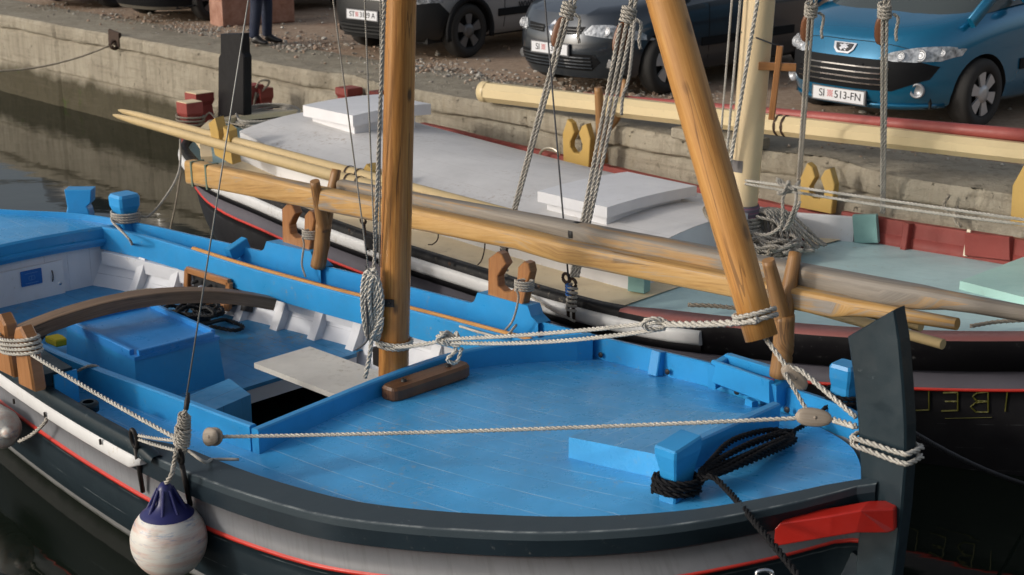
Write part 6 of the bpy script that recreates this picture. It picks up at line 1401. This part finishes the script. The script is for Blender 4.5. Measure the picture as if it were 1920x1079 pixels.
em = c['patch']([(-0.111, 0.704), (0.111, 0.704), (0.098, 0.646), (0.058, 0.607), (-0.058, 0.607), (-0.098, 0.646)], 'badge', M['chrome'], .012, (1, 0, .3)); c['patch']([(-0.086, 0.695), (0.086, 0.695), (0.073, 0.649), (0.047, 0.625), (-0.047, 0.625), (-0.073, 0.649)], 'badge_field', M['plate_ink'], .016, (1, 0, .3), em)
lion = [(-0.023, 0.630), (-0.010, 0.635), (-0.013, 0.649), (0.005, 0.646), (0.016, 0.630), (0.034, 0.630), (0.021, 0.643), (0.026, 0.656), (0.047, 0.654), (0.049, 0.663), (0.026, 0.668), (0.034, 0.678), (0.047, 0.682), (0.036, 0.689), (0.021, 0.682), (0.010, 0.691), (-0.008, 0.690), (-0.018, 0.680), (-0.039, 0.685), (-0.047, 0.676), (-0.026, 0.669), (-0.031, 0.656), (-0.044, 0.649), (-0.031, 0.642)]
c['patch'](lion, 'badge_lion', M['chrome'], .020, (1, 0, .3), em, 1)
c['plate'](.275, 'SI', '513-FN')
mb = MB(); mb.sweep([c['onskin'](y, (.735) + .02 * (abs(y) / .6), .0015, (1, 0, .6)) for y in np.linspace(-.56, .56, 18)], [(-.003, -.002), (.003, -.002), (.003, .002), (-.003, .002)], 0, (0, 0, 1), True, False); obj('bonnet_gap', mb, M['under'], c['root'], local=True)
for y in (-.32, .22):
    p = c['onskin'](y, .2, .0, (.2, 0, 1)); mb = MB(); mb.lathe([(.018, 0), (.014, .012), (0, .016)], p, (0, 0, 1), 10); obj('washer_jet', mb, M['car_black'], c['root'], local=True)
for sd in (-1, 1):
    mb = MB(); q = [c['onskin'](y, .225, .012) for y in np.linspace(.2 * sd, .72 * sd, 8)]; mb.sweep(q, [(-.01, -.014), (.01, -.014), (.01, .014), (-.01, .014)], 0, (0, 0, 1), True, True); obj('bumper_lip', mb, blue, c['root'], local=True)
c['patch']([(-.34, .245), (-.3, .215), (.3, .215), (.34, .245)], 'lower_intake', M['car_black'], .005)
# dark grey hatchback with the diamond badge
slate_car = carpaint('car_slate', (.030, .038, .050), .4, .3)
spm = dict(L=4.2, W=1.77, wb=2.63, oh=.86, R=.32, spokes=5, spw=.06, rim=M['alloy'], lean=lambda f: .10 * max(0, .3 - f) / .3 + .40 * max(0, (f - .6)) ** 1.4,
           top=[(1.0, .76), (.80, .81), (.55, .87), (.2, .93), (-.25, 1.0), (-.6, 1.03), (-2.0, 1.05), (-3.5, 1.0)], roof=dict(ws=(.0, .97), front=-.95, rear=-2.6, tail=-3.2, z=1.46), bulge=.20, nf=3.8)
c = car('dark slate-grey hatchback with a diamond badge, behind the grey shroud tackles', (1240, 175), -136, slate_car, spm, .97)
c['patch']([(-.52, .44), (-.56, .36), (-.46, .27), (.46, .27), (.56, .36), (.52, .44)], 'lower_grille', M['car_black'], .005); c['bars']((.30, .335, .37, .405), -.48, .48, slate_car, 'grille_bar', .012)
for sd in (-1, 1):
    c['patch']([(.14 * sd, .70), (.40 * sd, .715), (.36 * sd, .64), (.12 * sd, .625)], 'upper_grille', M['car_black'], .006); 
    for z in (.65, .68): 
        mb = MB(); mb.sweep([c['onskin'](y * sd, z, .012) for y in np.linspace(.13, .37, 6)], [(-.005, -.004), (.005, -.004), (.005, .004), (-.005, .004)], 0, (0, 0, 1), True, False); obj('grille_bar', mb, slate_car, c['root'], local=True)
    headlight(c, [(.42, .63), (.40, .655), (.46, .74), (.62, .775), (.78, .765), (.84, .72), (.74, .65), (.58, .63)], sd, [(.60, .70, .05)])
    p = c['onskin'](.62 * sd, .35, .004); mb = MB(); mb.lathe([(.05, 0), (.05, .008), (.035, .006), (0, .012)], p, (1, .2 * sd, 0), 16); obj('fog_lamp', mb, M['alloy_dark'], c['root'], local=True)
dm = c['patch']([(0, .60), (.075, .68), (0, .76), (-.075, .68)], 'badge', M['chrome'], .014); c['patch']([(0, .645), (.034, .68), (0, .715), (-.034, .68)], 'badge_field', slate_car, .018, par=dm)
c['plate'](.475, 'SI', '3   S')
# silver van
t = NT('van_silver'); o = t.n('ShaderNodeTexCoord'); x = t.n('ShaderNodeSeparateXYZ'); t.l(o.outputs['Object'], x.inputs[0])
edge = t.math('ADD', x.outputs[2], t.math('MULTIPLY', t.math('MAXIMUM', t.math('SUBTRACT', .45, x.outputs[0]), 0.), .95))
bk = t.math('LESS_THAN', edge, .70); silver = t.out(t.mix(bk, (.34, .34, .345), (.020, .021, .023)), .42, .25)
spv = dict(L=4.2, W=1.83, wb=2.70, oh=.88, R=.325, spokes=5, spw=.05, rim=M['alloy_dark'], zb=.24, lean=lambda f: .10 * max(0, .3 - f) / .3 + .22 * max(0, (f - .7)) ** 1.2,
           top=[(1.0, .92), (.80, .97), (.5, 1.03), (.2, 1.09), (-.2, 1.15), (-.6, 1.18), (-2.0, 1.2), (-3.5, 1.2)], roof=dict(ws=(.25, 1.1), front=-.55, rear=-3.1, tail=-3.3, z=1.80), bulge=.18, nf=4.2, mould=M['car_black'], handle=M['car_black'])
c = car('silver van with black plastic bumper and lettered door, right of the pine mast', (870, 108), -131, silver, spv, .98)
for sd in (1, -1):
    mb = MB(); pts = [(math.cos(a_) * .325 * 1.17, sd * (.915 + .004), .325 + math.sin(a_) * .325 * 1.17) for a_ in np.linspace(-.25, math.pi + .25, 26)]; mb.sweep(pts, [(-.03, -.02), (.03, -.02), (.03, .012), (-.03, .012)], 0, (0, sd, 0), True, True); obj('arch_trim', mb, M['car_black'], c['root'], local=True)
    mb = MB(); mb.bar((-.95, sd * .925, .74), (-2.3, sd * .925, .74), .02, .07); obj('rub_strip', mb, M['car_black'], c['root'], local=True)
c['bars']((.30, .345, .39), -.5, .5, M['under'], 'grille_bar', .02, .022)
for sd in (-1, 1): headlight(c, [(.48, .70), (.46, .86), (.62, .93), (.80, .92), (.84, .78), (.70, .70)], sd, [(.66, .80, .06)])
c['plate'](.52, 'ST', '3129 A')
Rs = Matrix(((-1, 0, 0, 0), (0, 0, 1, 0), (0, 1, 0, 0), (0, 0, 0, 1)))
textmesh('www', .17, M['plate_ink'], 'lettering', c['root'], Matrix.Translation((-1.05, .9235, .58)) @ Rs)
# two dark cars at the left
dark = carpaint('car_dark', (.03, .03, .033), .4, .35); gold = carpaint('car_beige', (.16, .145, .12), .4, .35)
spd = dict(spm, rim=M['alloy_dark'])
c = car('dark beige car with black sills, left of the pink stone block', (395, 40), -131, gold, spd, .97); c['patch']([(-.5, .44), (-.5, .28), (.5, .28), (.5, .44)], 'lower_grille', M['car_black'], .005); c['patch']([(-.86, .5), (-.86, .24), (.86, .24), (.86, .5)], 'bumper', M['car_black'], .010, sub=3)
c = car('dark car whose lower bumper shows at the top left edge of the quay', (212, 14), -131, dark, spd, .97); c['patch']([(-.5, .44), (-.5, .28), (.5, .28), (.5, .44)], 'lower_grille', M['car_black'], .005)

# pink stone block, timber baulk
t = NT('pink_stone'); o = t.coord('Object'); n = t.noise(o, 7, 6, .7); M['pink'] = t.out(t.ramp(n, [(.3, (.26, .13, .09)), (.7, (.44, .26, .20))]), .9, 0, .2); t.bump(n, .5, .02)
e0, e1 = PZ(418, 52, 1.15), PZ(552, 42, 1.15)
st_ = thing('stone_block', 'long pink stone block behind the standing person', 'stone block', (e0 + e1) / 2)
f_ = (e1 - e0) / np.linalg.norm(e1 - e0); g_ = np.array([-f_[1], f_[0], 0])
for q0, q1, h in ((0, .66, .52), (.665, 1.0, .5)):
    mb = MB(); p0, p1 = e0 + (e1 - e0) * q0, e0 + (e1 - e0) * q1; mb.bar(p0 + g_ * .2 + np.array([0, 0, h / 2]), p1 + g_ * .2 + np.array([0, 0, h / 2]), .42, h, bev=.02); obj('slab', mb, M['pink'], st_)

# ------------------------------------------------------------------ the person standing on the quay
def person(px, py, face):
    base = PZ(px, py, 1.165); th = thing('person', 'person in dark blue jeans and black shoes standing on the quay edge', 'person', base); a = math.radians(face)
    F3, L3 = np.array([math.cos(a), math.sin(a), 0]), np.array([-math.sin(a), math.cos(a), 0]); Z = np.array([0, 0, 1.])
    P = lambda f, l, z: base + F3 * f + L3 * l + Z * z
    def skin(name, verts, edges, mat, par, sub=2):
        me = bpy.data.meshes.new(name); off = rootloc(par); me.from_pydata([tuple(np.array(v[0]) - np.array(off)) for v in verts], edges, []); o = bpy.data.objects.new(name, me); COL.objects.link(o); o.parent = par
        o.modifiers.new('skin', 'SKIN'); sv_ = me.skin_vertices[0].data
        for i, v in enumerate(verts): sv_[i].radius = v[1] if isinstance(v[1], tuple) else (v[1], v[1])
        sv_[0].use_root = True; s_ = o.modifiers.new('sub', 'SUBSURF'); s_.levels = s_.render_levels = sub; o.modifiers['skin'].use_smooth_shade = True
        me.materials.append(mat); return o
    skinm = plain('skin', (.45, .26, .19), .5); jeans = paint('jeans', (.018, .026, .055), .85, .2, None, 0, .2, .4); shoe = plain('black_leather', (.012, .011, .011), .35); jkt = plain('dark_jacket', (.02, .02, .024), .8)
    # body: one continuous figure
    V_ = [(P(0, 0, .95), (.15, .11)), (P(0, 0, 1.15), (.14, .10)), (P(.01, 0, 1.38), (.17, .11)), (P(.01, 0, 1.50), .07), (P(.02, 0, 1.56), .055), (P(.03, 0, 1.64), (.075, .085)), (P(.03, 0, 1.73), (.075, .09)), (P(.02, 0, 1.79), .05)]
    E_ = [(i, i + 1) for i in range(7)]
    for sd in (1, -1):
        n = len(V_); V_ += [(P(0, .09 * sd, .86), .09), (P(.01 + .02 * sd, .10 * sd, .48), .06), (P(-.02 + .04 * sd, .10 * sd, .10), .042), (P(.08 + .04 * sd, .11 * sd, .05), .035)]; E_ += [(0, n), (n, n + 1), (n + 1, n + 2), (n + 2, n + 3)]
        n = len(V_); V_ += [(P(0, .20 * sd, 1.42), .055), (P(-.03, .25 * sd, 1.14), .042), (P(.08, .23 * sd, .92), .032), (P(.12, .22 * sd, .85), (.032, .018))]; E_ += [(2, n), (n, n + 1), (n + 1, n + 2), (n + 2, n + 3)]
        for k in range(4):
            m = len(V_); q = P(.15, (.22 + .016 * (k - 1.5)) * sd, .80); V_ += [(q, .009), (q + np.array(F3) * -.01 - Z * (.03 + .006 * (k in (1, 2))), .008), (q - F3 * .03 - Z * .055, .007)]; E_ += [(n + 3, m), (m, m + 1), (m + 1, m + 2)]
        m = len(V_); V_ += [(P(.16, .19 * sd, .84), .010), (P(.17, .175 * sd, .80), .008)]; E_ += [(n + 3, m), (m, m + 1)]
    skin('body', V_, E_, skinm, th, 1)
    # clothes
    T = [(P(0, 0, .98), (.165, .125)), (P(0, 0, .90), (.16, .125))]; E2 = [(0, 1)]
    for sd in (1, -1):
        n = len(T); T += [(P(.0, .095 * sd, .80), .105), (P(.015 + .02 * sd, .10 * sd, .48), .078), (P(-.02 + .04 * sd, .10 * sd, .12), .066), (P(-.02 + .04 * sd, .10 * sd, .07), .066)]; E2 += [(1, n), (n, n + 1), (n + 1, n + 2), (n + 2, n + 3)]
    skin('trousers', T, E2, jeans, th)
    J = [(P(0, 0, .93), (.17, .13)), (P(0, 0, 1.15), (.165, .125)), (P(.01, 0, 1.40), (.195, .13)), (P(.01, 0, 1.50), .09)]; E3 = [(0, 1), (1, 2), (2, 3)]
    for sd in (1, -1):
        n = len(J); J += [(P(0, .215 * sd, 1.41), .07), (P(-.03, .255 * sd, 1.14), .056), (P(.07, .235 * sd, .94), .046)]; E3 += [(2, n), (n, n + 1), (n + 1, n + 2)]
    skin('jacket', J, E3, jkt, th)
    for sd in (1, -1):
        x0 = -.02 + .04 * sd; o_ = skin('shoe', [(P(x0 - .03, .10 * sd, .045), (.05, .045)), (P(x0 + .03, .10 * sd, .06), (.05, .055)), (P(x0 + .12, .115 * sd, .035), (.046, .033)), (P(x0 + .20, .12 * sd, .025), (.035, .022)), (P(x0 - .01, .10 * sd, .11), .055)], [(0, 1), (1, 2), (2, 3), (1, 4)], shoe, th)
    # face and hair
    mb = MB(); c_ = P(.02, 0, 1.74)
    rows = []
    for u in np.linspace(0, 1.75, 9): rows.append([c_ + (F3 * (math.cos(q) * .105 - .012) + L3 * math.sin(q) * .088) * math.sin(u) + Z * .105 * math.cos(u) for q in np.linspace(.0, 2 * math.pi, 21)])
    hair = MB(); hair.grid([[p if (p - c_) @ F3 < .05 or (p - c_)[2] > .045 else p - F3 * .04 for p in r] for r in rows]); obj('hair', hair, plain('dark_hair', (.02, .015, .01), .7, bump=.6, sc=90), th)
    mb = MB(); mb.tube([P(.115, 0, 1.70), P(.135, 0, 1.665), P(.12, 0, 1.655)], .012, 8); obj('nose', mb, skinm, th)
    for sd in (1, -1):
        mb = MB(); mb.lathe([(0, -.009), (.009, 0), (0, .009)], P(.108, .032 * sd, 1.70), F3, 10); obj('eye', mb, plain('eye', (.05, .04, .03), .2), th)
        mb = MB(); mb.lathe([(0, -.006), (.024, 0), (.02, .01), (0, .006)], P(.02, .085 * sd, 1.68), L3 * sd, 10); obj('ear', mb, skinm, th)
    mb = MB(); mb.tube([P(.108, -.025, 1.615), P(.116, 0, 1.613), P(.108, .025, 1.615)], .006, 6); obj('mouth', mb, plain('lips', (.35, .13, .11), .5), th)
person(492, 82, -18)
